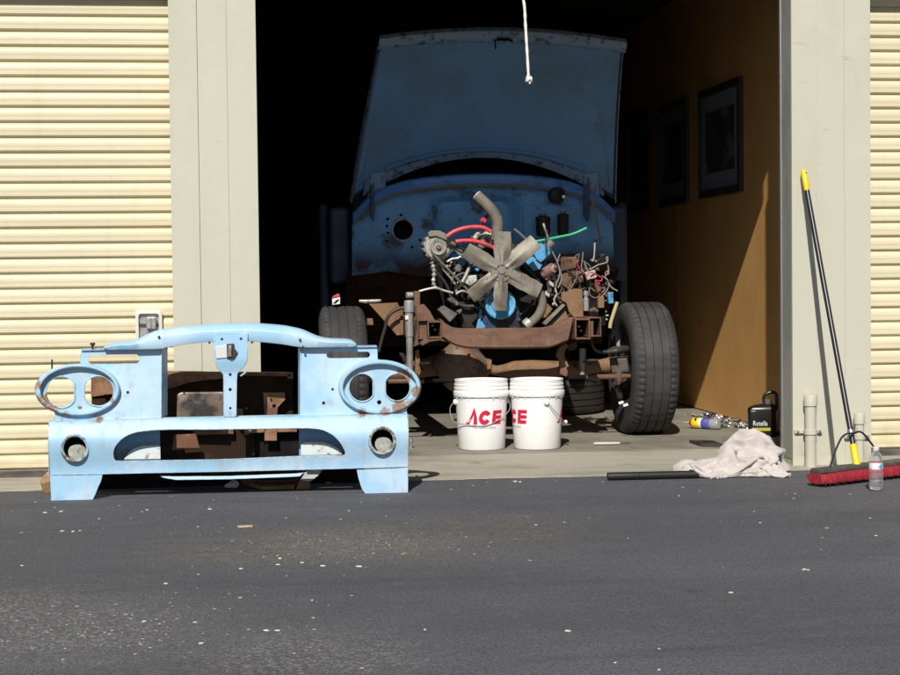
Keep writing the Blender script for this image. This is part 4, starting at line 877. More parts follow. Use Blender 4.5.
# alternator
ac = A(437.5, 247, 1.36)
def altmod(i, k, r, h): return (r*(.9 if (k % 3 == 0 and r > .07) else 1), h)
alt = Tb('alternator', MB().lathe([(.04, .13), (.075, .125), (.088, .10), (.088, .03), (.084, .0), (.07, -.012), (.03, -.016)], ac, (0, 1, 0), 42, mod=altmod), m_alu, smooth=30)
Tb('alternator_pulley', MB().lathe([(0, -.05), (.014, -.05), (.016, -.042), (.028, -.04), (.03, -.046), (.046, -.048), (.047, -.042), (.036, -.034), (.047, -.026), (.047, -.02), (.03, -.018)], ac, (0, 1, 0), 32, caps=False), m_grey, alt, smooth=30).data.materials[0] = m_shock
Tb('pulley_nut', MB().lathe([(.013, -.06), (.015, -.058), (.015, -.05), (.01, -.048)], ac, (0, 1, 0), 6), m_tan, alt)
Tb('alternator_bracket', MB().prism([A(428, 233, 1.33), A(431, 230.4, 1.33), A(440, 230.6, 1.33), A(446, 233.6, 1.33), A(452, 240, 1.33), A(462, 249, 1.33), A(463, 252.6, 1.33), A(457, 249.6, 1.33), A(446, 240, 1.33), A(436, 236, 1.33), A(429, 237, 1.33)], (0, .03, 0)), m_fan, bevel=.004)
Tb('fan_belt', MB().tube([A(432.6, 253, 1.325), A(446, 267, 1.325), A(462, 284, 1.34), A(486, 309, 1.36)], .0065, 6), m_hose)
Tb('fan_belt', MB().tube([A(446, 243, 1.325), A(458, 247, 1.325), A(474, 253, 1.34), A(492, 262, 1.36)], .007, 6), m_blackrub)
# hoses
up = path_px([(477.4, 196, 1.36), (484, 202, 1.34), (490, 208), (495, 215), (497.6, 222), (497.4, 229), (496.4, 240)], 1.32)
hs = Tb('radiator_hose', MB().tube(up, .033, 20), m_hose, smooth=50)
hd = (up[0]-up[1]).normalized()
Tb('hose_mouth', MB().lathe([(.033, 0), (.033, .006), (.026, .007), (.024, .0)], up[0], hd, 20, caps=False), m_whitec, hs)
Tb('lower_hose', MB().tube(path_px([(538, 290), (541.6, 298), (542, 306), (539, 314), (534, 320), (528, 324)], 1.3), .026, 14), m_hose, smooth=50)
Tb('hose_clamp', MB().tube([A(530, 321.8, 1.29), A(526.6, 324.6, 1.29), A(525, 326, 1.29)], [.033, .034, .030], 12), m_alu)
for pts in ([(447, 236.4), (454, 231.6), (464, 228.2), (474, 227), (483, 227.6), (491, 231.6)], [(455.5, 241.6), (463, 240.8), (472, 240.8), (482, 243), (490, 246), (497, 249.6)]):
    Tb('heater_hose', MB().tube(path_px(pts, 1.30), .0125, 12), m_red, smooth=50)
for a, c in (((482, 221), (484.4, 220)), ((488.6, 212.6), (491.4, 216.6))):
    Tb('hose_end', MB().tube([A(*a, 1.36), A(*c, 1.34)], .014, 10), m_red)
Tb('hose_end', MB().tube([A(482, 220.4, 1.38), A(487, 216.4, 1.42)], .013, 10), m_redw)
# blue valve cover / filter housing showing right of the fan
Tb('valve_cover', MB().loft([[A(533, 252, 1.42), A(541, 243.6, 1.42), A(550, 249, 1.42), A(550.6, 254, 1.42), A(541, 263, 1.42), A(536, 259, 1.42)], [A(531, 252, 1.9), A(540, 242, 1.9), A(552, 248, 1.9), A(553, 255, 1.9), A(542, 265, 1.9), A(534, 260, 1.9)]], caps=True), m_eblue, bevel=.008, seg=3)
Tb('head_cover', MB().loft([[A(522, 259, 1.44), A(534, 257, 1.44), A(543, 264, 1.44), A(540, 269.6, 1.44), A(533, 271, 1.44), A(527, 264, 1.44)], [A(520, 259, 1.7), A(534, 256, 1.7), A(545, 264, 1.7), A(541, 272, 1.7), A(532, 273, 1.7), A(525, 265, 1.7)]], caps=True), m_eblue, bevel=.006)
Tb('oil_filler', MB().lathe([(.02, 0), (.026, .004), (.026, .045), (.018, .05), (0, .05)], A(546.5, 246.6, 1.45), (.7, -.3, .75), 16), m_chrome)
Tb('vent_pipe', MB().tube([A(543.6, 224, 1.6), A(546, 231, 1.55), A(547.4, 238, 1.5)], .007, 8), m_whitec)
for pts in ([A(453, 255, 1.42), A(460, 251, 1.42), A(458, 262, 1.42)], [A(464, 260, 1.42), A(470, 256, 1.42), A(469, 264, 1.42)], [A(490, 238, 1.42), A(498, 236, 1.42), A(497, 250, 1.42), A(488, 247, 1.42)]):
    Tb('head_face', MB().prism(pts, (0, .08, 0)), m_eblue, bevel=.004)
b_ = Tb('fuel_pump', MB().loft([[A(464.6, 276.4, 1.33), A(476.6, 275, 1.33), A(477, 281, 1.33), A(470, 285.6, 1.33), A(465, 283, 1.33)], [A(463, 275, 1.4), A(478, 274, 1.4), A(479, 283, 1.4), A(471, 288, 1.4), A(463, 285, 1.4)]], caps=True), m_chrome, bevel=.004)
b_.data.materials[0] = mat('cast_aluminium', (.62, .62, .60), .4, .4, layers=[dict(col=(.3, .28, .26), scale=30, lo=.5, hi=.65)])
Tb('dip_tube', MB().tube([A(469.6, 266.6, 1.32), A(466, 275, 1.32), A(462.4, 282, 1.32)], .010, 8), m_alu)
Tb('heater_pipe', MB().tube(path_px([(419, 291.4), (428, 289), (436, 288), (444, 290.6), (453, 293)], 1.3), .007, 8), m_alu)
Tb('bracket_chain', MB().tube(path_px([(431.6, 262), (433.6, 268), (434, 275), (433.4, 283), (435.6, 288)], 1.34), [.011+.004*math.sin(i*1.7) for i in range(25)], 8), m_alu)
for pts in ([(438, 310), (444, 305.4), (458, 314), (450, 322.6)], [(448, 300), (452, 296.4), (459, 302.4), (458.4, 306), (454, 306)], [(454.6, 268), (458, 263.6), (462, 266), (461, 272), (455.6, 272)], [(456, 311), (462, 308.6), (462.6, 311), (459.6, 314.4)]):
    Tb('steering_box' if pts[0][0] == 438 else 'engine_bracket', MB().prism([A(x, y, 1.38) for x, y in pts], (0, .09, 0)), m_grease, bevel=.006).data.materials[0] = mat('grey_iron', (.15, .14, .13), .65, .2, layers=[dict(col=(.08, .075, .07), scale=14, lo=.45, hi=.6)])
for k in range(16):        # bolts, fittings and lugs on the front of the engine
    px = rnd.uniform(455, 482); py = rnd.uniform(282, 300)-(.4*(px-455) if k % 2 else 0)
    c = A(px, py, 1.37+rnd.uniform(0, .05)); d = Vector((rnd.uniform(-.5, .5), -1, rnd.uniform(-.6, .6)))
    Tb('engine_fitting', MB().lathe([(.011, .0), (.013, .008), (.009, .012), (.009, .03), (0, .032)], c, d, 8), rnd.choice((m_alu, m_alu, m_grease, m_shock)), blk)
Tb('thermostat_housing', MB().tube([A(480, 246, 1.40), A(483, 238, 1.39), A(488, 233, 1.38), A(496, 241, 1.37)], [.03, .03, .028, .04], 12), m_alu)
Tb('ground_strap', MB().tube(path_px([(474.6, 239), (477, 234), (481, 231)], 1.33), [.012, .014, .016, .013, .010, .012, .014, .016, .015, .012, .010, .009, .008], 8), m_whitec)
Tb('intake_manifold', MB().loft([[A(470, 236, 1.5), A(500, 234, 1.5), A(516, 246, 1.5), A(514, 262, 1.5), A(468, 262, 1.5)], [A(468, 234, 1.95), A(504, 232, 1.95), A(520, 246, 1.95), A(518, 262, 1.95), A(466, 262, 1.95)]], caps=True), m_grease, bevel=.01)

# --- wiring
def wire(pts, y, r, mm, name='wire'): return Tb(name, MB().tube(path_px(pts, y, 5), r, 6), mm)
wire([(512, 247.6), (522, 244.6), (535, 241.6), (549, 239), (562, 236.4), (574, 233.6), (586.6, 228)], 1.75, .008, m_green)
wire([(514, 229), (520, 233.6), (526, 239.6)], 1.4, .007, m_hose)
for pts, mm in (([(552, 251), (556, 259), (558.6, 266), (559.6, 275), (556, 285), (555, 292)], m_grey), ([(560, 254), (557.6, 262), (560, 270), (561.6, 279), (558, 288)], m_grey), ([(547, 264), (551, 268), (553.6, 276), (557, 284)], m_whitec),
                ([(583, 252), (582.4, 259), (581.4, 266), (583, 271), (586, 275)], m_grey), ([(595, 242.6), (594.6, 250), (593.6, 258), (592, 261)], m_whitec), ([(590, 269.6), (598, 265), (607, 262), (607.4, 256)], m_grey), ([(606, 257), (608, 266), (608.6, 272), (605, 276)], m_grey),
                ([(586, 277), (590, 272), (597, 275), (602, 278), (600.6, 281), (595, 280)], m_redw), ([(595, 281), (599, 285), (603, 289.6)], m_redw), ([(602, 275.6), (607, 280), (608.6, 286), (605, 293), (600, 297.6)], m_grey), ([(604, 276), (608, 281), (611, 287), (617.6, 291)], m_grey),
                ([(585, 266), (583, 274), (580, 281), (579, 288)], m_grey), ([(561, 299), (567, 296.6), (573, 296), (579, 293)], m_grey), ([(555, 288), (556.6, 294), (554, 300), (557, 306)], m_whitec), ([(541, 272), (546, 277), (551, 279.6)], m_grey)):
    wire(pts, 1.36+rnd.uniform(-.05, .08), rnd.choice((.0032, .004, .0046)), mm)
for k in range(30):
    x0, y0 = rnd.uniform(544, 606), rnd.uniform(258, 296); pts = [(x0, y0)]
    for i in range(4): pts.append((pts[-1][0]+rnd.uniform(-8, 9), pts[-1][1]+rnd.uniform(-6, 9)))
    wire(pts, rnd.uniform(1.36, 1.6), .0034, rnd.choice((m_grey, m_blackrub, m_hose, m_blackrub, m_hose, m_blackrub, m_redw)))
for k in range(9):
    c = A(rnd.uniform(546, 560), rnd.uniform(274, 296), 1.4+rnd.uniform(0, .06))
    Tb('wire_connector', MB().obox(c, (.013, 0, rnd.uniform(-.01, .01)), (0, .012, 0), (rnd.uniform(-.008, .008), 0, .012)), rnd.choice((m_alu, m_whitec, m_rust, m_grease)), bevel=.003)
Tb('ignition_coil', MB().lathe([(.03, 0), (.032, .01), (.032, .08), (.02, .085), (.012, .1), (0, .1)], A(544, 274, 1.42), (.5, -.6, .4), 16), m_rust).data.materials[0] = mat('faded_pink_can', (.40, .24, .21), .5, .2, layers=[dict(col=(.2, .12, .10), scale=20, lo=.5, hi=.62)])
Tb('terminal_block', MB().obox(A(590.6, 275, 1.38), (.030, 0, .008), (0, .02, 0), (-.006, 0, .024)), mat('pale_plastic', (.46, .38, .36), .5), bevel=.006)
Tb('terminal_stem', MB().tube([A(594.6, 243, 1.4), A(594.6, 259, 1.4)], .006, 8), m_grey); Tb('terminal_foot', MB().obox(A(593.6, 260.6, 1.4), (.018, 0, -.004), (0, .012, 0), (0, 0, .006)), m_grey, bevel=.002)

# --- right front corner: fender bracket, planks, spring tower
Tb('fender_bracket', MB().prism([A(562, 291.6, 1.30), A(567, 292.4, 1.30), A(570, 290, 1.30), A(576, 288.6, 1.30), A(582.4, 289.4, 1.30), A(583.6, 318, 1.30), A(575, 318.4, 1.30), A(569, 312, 1.30), A(566.4, 303, 1.30), A(561.6, 300.6, 1.30)], (0, .04, 0)), m_tan, bevel=.004)
Tb('channel_bar', MB().prism([A(543, 323.4, 1.22), A(563.4, 303.6, 1.22), A(565.6, 305.4, 1.22), A(546, 325.6, 1.22)], (0, .05, 0)), m_fan, bevel=.003)
Tb('channel_gap', MB().prism([A(546.6, 325.6, 1.235), A(565.4, 306.4, 1.235), A(566.4, 310, 1.235), A(551, 326, 1.235)], (0, .03, 0)), m_black)  # black strip filling the gap between the two bars
Tb('channel_bar', MB().prism([A(550.6, 327, 1.22), A(566.2, 311, 1.22), A(567, 315.6, 1.22), A(570, 318.4, 1.22), A(560, 324.4, 1.22), A(554, 327, 1.22)], (0, .05, 0)), m_tan, bevel=.003)
Tb('engine_mount', MB().prism([A(541.6, 318, 1.3), A(543, 304, 1.3), A(548, 303.4, 1.3), A(553, 309, 1.3), A(546, 318, 1.3)], (0, .05, 0)), m_tan, bevel=.006)
Tb('fender_brace', MB().tube(path_px([(617.4, 302), (615, 309), (612.4, 317), (610.6, 323), (610, 328)], 1.35), .011, 8), mat('yellowed_steel', (.46, .38, .20), .7))
Tb('fender_stay', MB().box(A(597.4, 300, 1.36).x, A(603.6, 300, 1.36).x, 1.34, 1.38, A(600, 308, 1.36).z, A(600, 296.4, 1.36).z), m_tan, bevel=.004)
Tb('blue_bracket', MB().prism([A(608, 292.4, 1.34), A(613.4, 292, 1.34), A(613.6, 303.4, 1.34), A(609, 303.6, 1.34)], (0, .04, 0)), m_eblue, bevel=.003)
for k in range(7):
    a = -2.4+k*.62; c = A(600, 316, 1.42)
    Tb('spring_wire', MB().tube([c+Vector((.012*math.cos(a), 0, .012*math.sin(a))), c+Vector((.05*math.cos(a), -.01, .045*math.sin(a)))], .005, 6), m_whitec)
Tb('bracket_pin', MB().tube([A(589, 311, 1.25), A(594, 309.4, 1.25), A(597.6, 311.6, 1.25)], [.010, .016, .012], 10), m_frust)
Tb('spring_tower', MB().prism([A(588.4, 296, 1.4), A(596.6, 296, 1.4), A(606, 311, 1.4), A(606, 326, 1.4), A(590, 326, 1.4)], (0, .08, 0)), m_black, bevel=.006)
# things between the rails, deep in the shade
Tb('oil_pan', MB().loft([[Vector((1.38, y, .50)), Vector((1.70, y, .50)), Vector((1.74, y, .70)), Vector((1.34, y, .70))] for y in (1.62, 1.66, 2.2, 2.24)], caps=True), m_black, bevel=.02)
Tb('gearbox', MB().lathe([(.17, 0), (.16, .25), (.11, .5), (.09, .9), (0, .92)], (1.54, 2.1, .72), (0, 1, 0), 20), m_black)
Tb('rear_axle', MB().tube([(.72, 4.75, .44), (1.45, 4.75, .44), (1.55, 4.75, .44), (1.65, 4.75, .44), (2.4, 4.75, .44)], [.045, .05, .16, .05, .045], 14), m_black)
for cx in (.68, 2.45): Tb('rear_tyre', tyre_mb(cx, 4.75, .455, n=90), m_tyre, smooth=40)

# accessory brackets, pipes and bolts of the engine front
Tb('adjuster_arm', MB().prism([A(444, 240, 1.345), A(450, 241, 1.345), A(470, 255, 1.345), A(478, 262, 1.345), A(476, 265, 1.345), A(466, 259, 1.345), A(448, 246, 1.345)], (0, .012, 0)), m_fan, bevel=.003)
Tb('water_pump', MB().lathe([(.05, 0), (.075, .03), (.085, .09), (.07, .12), (.0, .12)], fc+Vector((0, .06, 0)), (0, 1, 0), 20, mod=lambda i, k, r, h: (r*(1+.12*math.sin(k*1.1)), h)), m_eblue_d, bevel=.004)
Tb('pump_pulley', MB().lathe([(.03, -.0), (.06, -.004), (.066, -.012), (.07, 0), (.06, .008), (.07, .016), (.066, .02), (.03, .02)], fc+Vector((0, .05, 0)), (0, 1, 0), 32), m_blackrub)
for (px, py, rr_) in ((484, 300, .008), (489, 294, .007), (512, 297, .008), (516, 308, .007), (481, 317, .007), (519, 320, .007), (486, 327, .006), (515, 328, .006)):
    Tb('cover_bolt', MB().lathe([(rr_*1.5, 0), (rr_*1.5, -.004), (rr_, -.005), (rr_, -.014), (0, -.015)], A(px, py, 1.395), (0, 1, 0), 6), m_grease)
for pts in ([(452, 282), (456, 277), (461, 274), (466, 273)], [(447, 262), (452, 259), (458, 258), (464, 254)], [(456, 294), (462, 291), (470, 293), (478, 298)], [(440, 262), (444, 270), (450, 277), (455, 284)], [(470, 288), (476, 291), (482, 291)]):
    Tb('engine_pipe', MB().tube(path_px(pts, 1.36), rnd.choice((.007, .009, .011)), 8), rnd.choice((m_alu, m_grease, m_shock)))
for k in range(22):
    px = rnd.uniform(444, 480); py = 262+rnd.uniform(0, 1)*40*(px-430)/50
    c = A(px, py, 1.40+rnd.uniform(0, .04)); d = Vector((rnd.uniform(-.5, .5), -1, rnd.uniform(-.4, .8)))
    q = rnd.uniform(.005, .012)
    Tb('engine_fitting', MB().lathe([(q*1.3, .0), (q*1.4, q), (q, q*1.2), (q, q*3), (0, q*3.2)], c, d, 6), rnd.choice((m_alu, m_grease, m_grease, m_shock)), blk)
for k in range(16):
    px = rnd.uniform(548, 610); py = rnd.uniform(266, 320)
    c = A(px, py, 1.42+rnd.uniform(0, .1)); d = Vector((rnd.uniform(-.7, .7), -1, rnd.uniform(-.6, .6)))
    q = rnd.uniform(.006, .013)
    Tb('loose_fitting', MB().lathe([(q*1.2, .0), (q*1.3, q), (q*.8, q*1.2), (q*.8, q*3), (0, q*3.2)], c, d, 7), rnd.choice((m_grease, m_frust, m_tan, m_alu, m_grease)))
Tb('pillar_strap', MB().tube(path_px([(591, 196), (595, 212), (598, 228), (601, 244)], 2.0), .008, 6), m_grey)
for px, w_ in ((586, 7), (372, 5)):
    Tb('hinge_strap', MB().prism([A(px-w_*.3, 186, 2.1), A(px+w_*.4, 182, 2.1), A(px+w_*.6, 214, 2.1), A(px+w_*.3, 222, 2.1), A(px-w_*.3, 216, 2.1)], (0, .03, 0)), m_tblue, bevel=.005)

Tb('valve_cover', MB().loft([[A(449, 256, 1.43), A(455, 248, 1.43), A(470, 256, 1.43), A(484, 264, 1.43), A(478, 272, 1.43), A(462, 266, 1.43)], [A(447, 256, 1.95), A(454, 246, 1.95), A(471, 254, 1.95), A(486, 262, 1.95), A(480, 273, 1.95), A(462, 268, 1.95)]], caps=True), m_eblue, bevel=.008, seg=3)
for pts, r_, mm in (([(430, 268), (440, 276), (448, 288), (452, 302)], .010, m_blackrub), ([(478, 262), (470, 270), (462, 280), (458, 292)], .008, m_hose), ([(520, 262), (528, 270), (536, 278), (541, 288)], .012, m_blackrub), ([(545, 262), (549, 274), (548, 286), (552, 296)], .009, m_grease), ([(566, 270), (574, 276), (580, 286), (579, 296)], .008, m_blackrub), ([(584, 262), (590, 280), (588, 296)], .007, m_hose), ([(454, 300), (464, 306), (474, 306)], .012, m_grease), ([(518, 316), (526, 310), (534, 300)], .009, m_grease)):
    Tb('engine_hose', MB().tube(path_px(pts, 1.42), r_, 8), mm, smooth=50)
for pts in ([(524, 278), (536, 276), (542, 288), (530, 296)], [(548, 292), (556, 288), (560, 296), (552, 302)], [(572, 272), (582, 270), (584, 282), (574, 284)], [(590, 284), (600, 282), (602, 294), (592, 296)]):
    Tb('engine_bracket', MB().prism([A(x, y, 1.5) for x, y in pts], (0, .06, 0)), rnd.choice((m_grease, m_frust, m_grease)), bevel=.006)
# ------------------------------------------------------------------ white buckets with red lettering
m_bucket = mat('white_plastic', (.80, .80, .80), .38, layers=[dict(col=(.50, .47, .42), scale=14, lo=.60, hi=.80, amt=.5, detail=9, z=(.20, .08)), dict(col=(.55, .54, .52), scale=40, lo=.69, hi=.74, amt=.5, detail=8, stretch=(1, 1, .3), off=7), dict(col=(.66, .65, .63), scale=9, lo=.58, hi=.75, amt=.5, detail=8)], spec=.4)
m_redp = mat('red_print', (.56, .012, .05), .45); m_greyp = mat('grey_print', (.30, .29, .30), .5)
m_wire = mat('bail_wire', (.62, .62, .62), .3, .7)
def wrap(poly, c, r, ang0, mm, name, parent, zoff):
    """flat print (s along the wall of the bucket, z up) wrapped round it"""
    V, F = poly
    out = []
    for p in V:
        z = p[1]; rr = r(z)+.0016; a = ang0+p[0]/rr
        out.append(Vector((c.x+rr*math.sin(a), c.y-rr*math.cos(a), c.z+z)))
    return MB().add(out, F).build(name, mm, parent, smooth=0)
def glyphs_ace(h, z0, sh=.16):
    """three bold slanted capitals, one outline each"""
    out = []
    def sk(L, x0): return [((x0+x+y*sh)*h*.86, z0+y*h) for x, y in L]
    def quads(L): return L
    # A: tall peak, legs, no closed bar
    sx = .86
    A_ = [[(-.04, 0), (.32, 0), (.54, .46), (.36, .46)], [(.36, .46), (.54, .46), (.60, .62), (.58, 1.08)], [(.60, .62), (.62, .46), (.86, .46), (.58, 1.08)], [(.62, .46), (.64, .30), (.90, .30), (.86, .46)], [(.64, .30), (.66, 0), (.95, 0), (.90, .30)]]
    out.append(('A', [sk(q, 0) for q in A_]))
    C_ = []; n = 18
    for i in range(n):
        a0 = R(30+300*i/n); a1 = R(30+300*(i+1)/n)
        C_.append([(.45+.44*math.cos(a0), .43+.45*math.sin(a0)), (.45+.44*math.cos(a1), .43+.45*math.sin(a1)), (.45+.165*math.cos(a1), .43+.165*math.sin(a1)), (.45+.165*math.cos(a0), .43+.165*math.sin(a0))])
    out.append(('C', [sk(q, 1.0) for q in C_]))
    E_ = [[(0, 0), (.31, 0), (.31, .87), (0, .87)]]+[[(.31, y), (.5, y), (.5, y+.22), (.31, y+.22)] for y in (0, .325, .65)]+[[(.5, y), (.80, y), (.80, y+.22), (.5, y+.22)] for y in (0, .325, .65)]
    out.append(('E', [sk(q, 2.02) for q in E_]))
    w = 2.8*h*.86
    res = []
    for n_, qs in out:
        V = []; F = []
        for q in qs:
            F.append(tuple(range(len(V), len(V)+4))); V += [(x-w/2, z) for x, z in q]
        res.append((V, F))
    return res
txtV, txtF = text_mesh('The helpful place', .020)
def bucket(c, label, prints, bail):
    t = thing('bucket', label, 'bucket', tuple(c), 'white lidded buckets on the garage floor')
    rb = lambda z: .1295+(.1445-.1295)*z/.30
    MB().lathe([(0, .004), (.118, .004), (.126, 0), (.1295, .006), (rb(.15), .15), (rb(.285), .285), (rb(.30), .30)], c, (0, 0, 1), 64, caps=False).build('bucket_body', m_bucket, t, smooth=30)
    MB().lathe([(.144, .292), (.1535, .2925), (.155, .296), (.155, .318), (.153, .322), (.1495, .324), (.1495, .331), (.1515, .333), (.1515, .340), (.1490, .343), (.1485, .351), (.1500, .353), (.1500, .360), (.1475, .363), (.1470, .374), (.1485, .378), (.1485, .384), (.1465, .386), (.140, .385), (.138, .376), (0, .376)], c, (0, 0, 1), 64, caps=False).build('bucket_lid', m_bucket, t, smooth=30)
    for k in range(20):
        a = 2*math.pi*k/20; u = Vector((math.sin(a), -math.cos(a), 0)); w = Vector((math.cos(a), math.sin(a), 0))
        MB().obox(Vector(c)+u*.1475+Vector((0, 0, .2865)), w*.0014, u*.0045, (0, 0, .0045)).build('lid_rib', m_bucket, t)
    for ang in prints:
        for V, F in glyphs_ace(.088, .143): wrap((V, F), c, rb, ang, m_redp, 'letter', t, 0)
        wrap(([(p.x, .120+p.y) for p in txtV], txtF), c, rb, ang+.02, m_greyp, 'slogan', t, 0)
    for a in bail['ears']:
        e = Vector((c.x+.150*math.sin(a), c.y-.150*math.cos(a), c.z+.262)); MB().lathe([(.015, -.012), (.016, .003), (.011, .010), (0, .011)], e, (math.sin(a), -math.cos(a), 0), 14).build('handle_ear', m_bucket, t)
    pts = smooth_path([Vector((c.x+r*math.sin(a), c.y-r*math.cos(a), c.z+z)) for a, r, z in bail['path']], 6)
    MB().tube(pts, .0026, 6).build('bail_handle', m_wire, t)
    if bail.get('grip'):
        a, r, z = bail['grip']; q = Vector((c.x+r*math.sin(a), c.y-r*math.cos(a), c.z+z))
        MB().lathe([(.008, -.02), (.010, -.016), (.010, .016), (.008, .02)], q, (math.cos(a), math.sin(a), -.3), 12).build('hand_grip', m_bucket, t)
    return t
c1 = AZ(481.8, 448.2, .06); c1.z = .0605
bucket(c1, 'left white bucket with the full red lettering facing out', [-.07], dict(ears=(-1.45, 1.62), path=[(-1.45, .158, .262), (-1.5, .178, .225), (-1.38, .172, .170), (-1.15, .158, .148), (-.85, .148, .144), (-.5, .144, .139), (-.05, .1425, .137), (.3, .143, .150), (.7, .146, .176), (1.05, .150, .196), (1.4, .160, .225), (1.62, .158, .262)]))
c2 = AZ(537.2, 447.6, .06); c2.z = .0605
bucket(c2, 'right white bucket with its red lettering turned to the sides', [-1.40, 1.52], dict(ears=(.18, -2.9), path=[(.18, .155, .275), (.35, .162, .235), (.62, .156, .195), (.92, .153, .165), (1.2, .153, .146), (1.45, .157, .139), (2.0, .165, .15), (2.6, .166, .21), (-2.9+2*math.pi, .158, .262)], grip=(1.46, .159, .139)))

# spare tyre lying flat in the shade under the truck
st = thing('spare_tyre', 'black spare tyre lying flat in the shade under the truck', 'tyre', (2.16, 3.2, .06))
q = tyre_mb(0, 0, .5, n=120); q.v = [Vector((2.16+p.z-.5, 3.2+p.y, .06+.13+p.x)) for p in q.v]
q.build('tyre_carcass', m_blackrub, st, smooth=40)
q = MB().lathe([(.0, .02), (.06, .03), (.12, .01), (.17, .03), (.20, .07), (.21, .09)], (2.16, 3.2, .19), (0, 0, 1), 32, caps=False).build('steel_rim', m_grease, st, solid=.004)
# strip of red and white tape sitting on the left tyre
tt = thing('warning_tag', 'small red and white tag standing on the left front tyre', 'tag', tuple(A(337, 303, 1.42)))
MB().prism([A(332.4, 305, 1.42), A(340, 304, 1.42), A(340.2, 297, 1.42), A(332.2, 298.6, 1.42)], (0, .02, 0)).build('white_card', m_glue, tt, bevel=.002)
MB().prism([A(331.8, 298.2, 1.415), A(340.2, 296.6, 1.415), A(338.8, 293.4, 1.415), A(333.6, 295.8, 1.415)], (0, .022, 0)).build('red_top', m_red, tt, bevel=.002)
MB().prism([A(333, 303.6, 1.417), A(336, 303.2, 1.417), A(339.6, 299.4, 1.417), A(336.6, 299.6, 1.417)], (0, .002, 0)).build('black_mark', m_black, tt)


# ------------------------------------------------------------------ push broom leaning on the right pillar
m_bristle = mat('red_bristles', (.30, .016, .026), .8, layers=[dict(col=(.20, .01, .02), scale=90, lo=.45, hi=.62, stretch=(1, 1, .15)), dict(col=(.45, .05, .06), scale=40, lo=.55, hi=.7, stretch=(1, 1, .2))], bump=[(260, .35, .004, (1, 1, .12))])
m_bblack = mat('black_bristles', (.012, .011, .011), .8); m_block = mat('broom_block', (.055, .05, .046), .6, layers=[dict(col=(.10, .09, .08), scale=20, lo=.5, hi=.65)])
m_handle = mat('black_handle', (.018, .019, .026), .32); m_yellow = mat('yellow_plastic', (.80, .58, .012), .4)
br = thing('push_broom', 'push broom with red bristles and black handle leaning on the right pillar', 'broom', (2.98, -.56, 0))
e0 = Vector((2.712, -.770, 0)); ed = Vector((.875, .484, 0)).normalized(); en = Vector((ed.y, -ed.x, 0)); L_ = .92
def bp(s, n, z): return e0+ed*s+en*n+Vector((0, 0, z))
rg = []
for i in range(60):
    s = L_*i/59; fl = .0025*math.sin(i*1.7)+.002*math.sin(i*4.1); e_ = .020*((abs(i-29.5)/29.5)**14)
    rg.append([bp(s, .040-e_, .066), bp(s, .056+fl*.4-e_, .054), bp(s, .063+fl-e_, .022), bp(s, .060+fl-e_, .017-fl*.3), bp(s, -.05-fl+e_, .016), bp(s, -.058-fl+e_, .022), bp(s, -.052, .054), bp(s, -.036+e_, .066)])
MB().loft(rg, caps=True).build('red_bristles', m_bristle, br, smooth=50)
b = MB()
for i in range(260):
    s = rnd.uniform(.01, L_-.01); n_ = rnd.uniform(-.05, .058); zz = rnd.uniform(.0, .004)
    b.tube([bp(s, n_*.9, .03), bp(s+rnd.uniform(-.008, .008), n_*1.08, zz)], [.0026, .0016], 4)
o = b.build('bristle_tips', m_bblack, br, smooth=0); o['kind'] = 'stuff'
rg = [[bp(s, .036-d, .062), bp(s, .044-d, .067), bp(s, .042-d, .080), bp(s, .032-d, .086), bp(s, -.030+d, .086), bp(s, -.040+d, .080), bp(s, -.042+d, .067), bp(s, -.034+d, .062)] for s, d in ((.0, .02), (.006, .006), (.02, 0), (L_-.02, 0), (L_-.006, .006), (L_, .02))]
MB().loft(rg, caps=True).build('broom_block', m_block, br, bevel=.002)
hb0 = bp(.305, -.005, .079); ht = A(803.2, 170, -.028)
hd = (ht-hb0).normalized(); HL = (ht-hb0).length
MB().lathe([(.0135, .105), (.0135, HL-.115)], hb0, hd, 16).build('handle', m_handle, br)
MB().lathe([(.017, -.012), (.0185, .0), (.017, .10), (.0145, .106), (.0136, .106)], hb0, hd, 16).build('yellow_socket', m_yellow, br)
gq = MB().lathe([(.0138, HL-.118), (.0155, HL-.115), (.016, HL-.02), (.0125, HL-.004), (.006, HL), (0, HL)], hb0, hd, 16, caps=False).build('yellow_grip', m_yellow, br)
MB().lathe([(.005, -.0165), (.0055, .0165)], hb0+hd*(HL-.02), en, 10).build('hang_hole', m_black, gq)
kp = hb0+hd*.165
MB().tube(smooth_path([bp(.105, .0, .082), bp(.135, .0, .145), bp(.175, .0, .205), bp(.200, 0, .228), bp(.232, .0, .238), kp+en*.018, bp(.315, .0, .243), bp(.345, .0, .232), bp(.38, .0, .203), bp(.45, 0, .135), bp(.495, 0, .082)], 5), .005, 8).build('brace', m_blackrub, br)
MB().lathe([(.0155, .150), (.0165, .155), (.0165, .175), (.0155, .180)], hb0, hd, 14).build('brace_clip', m_steel, br)

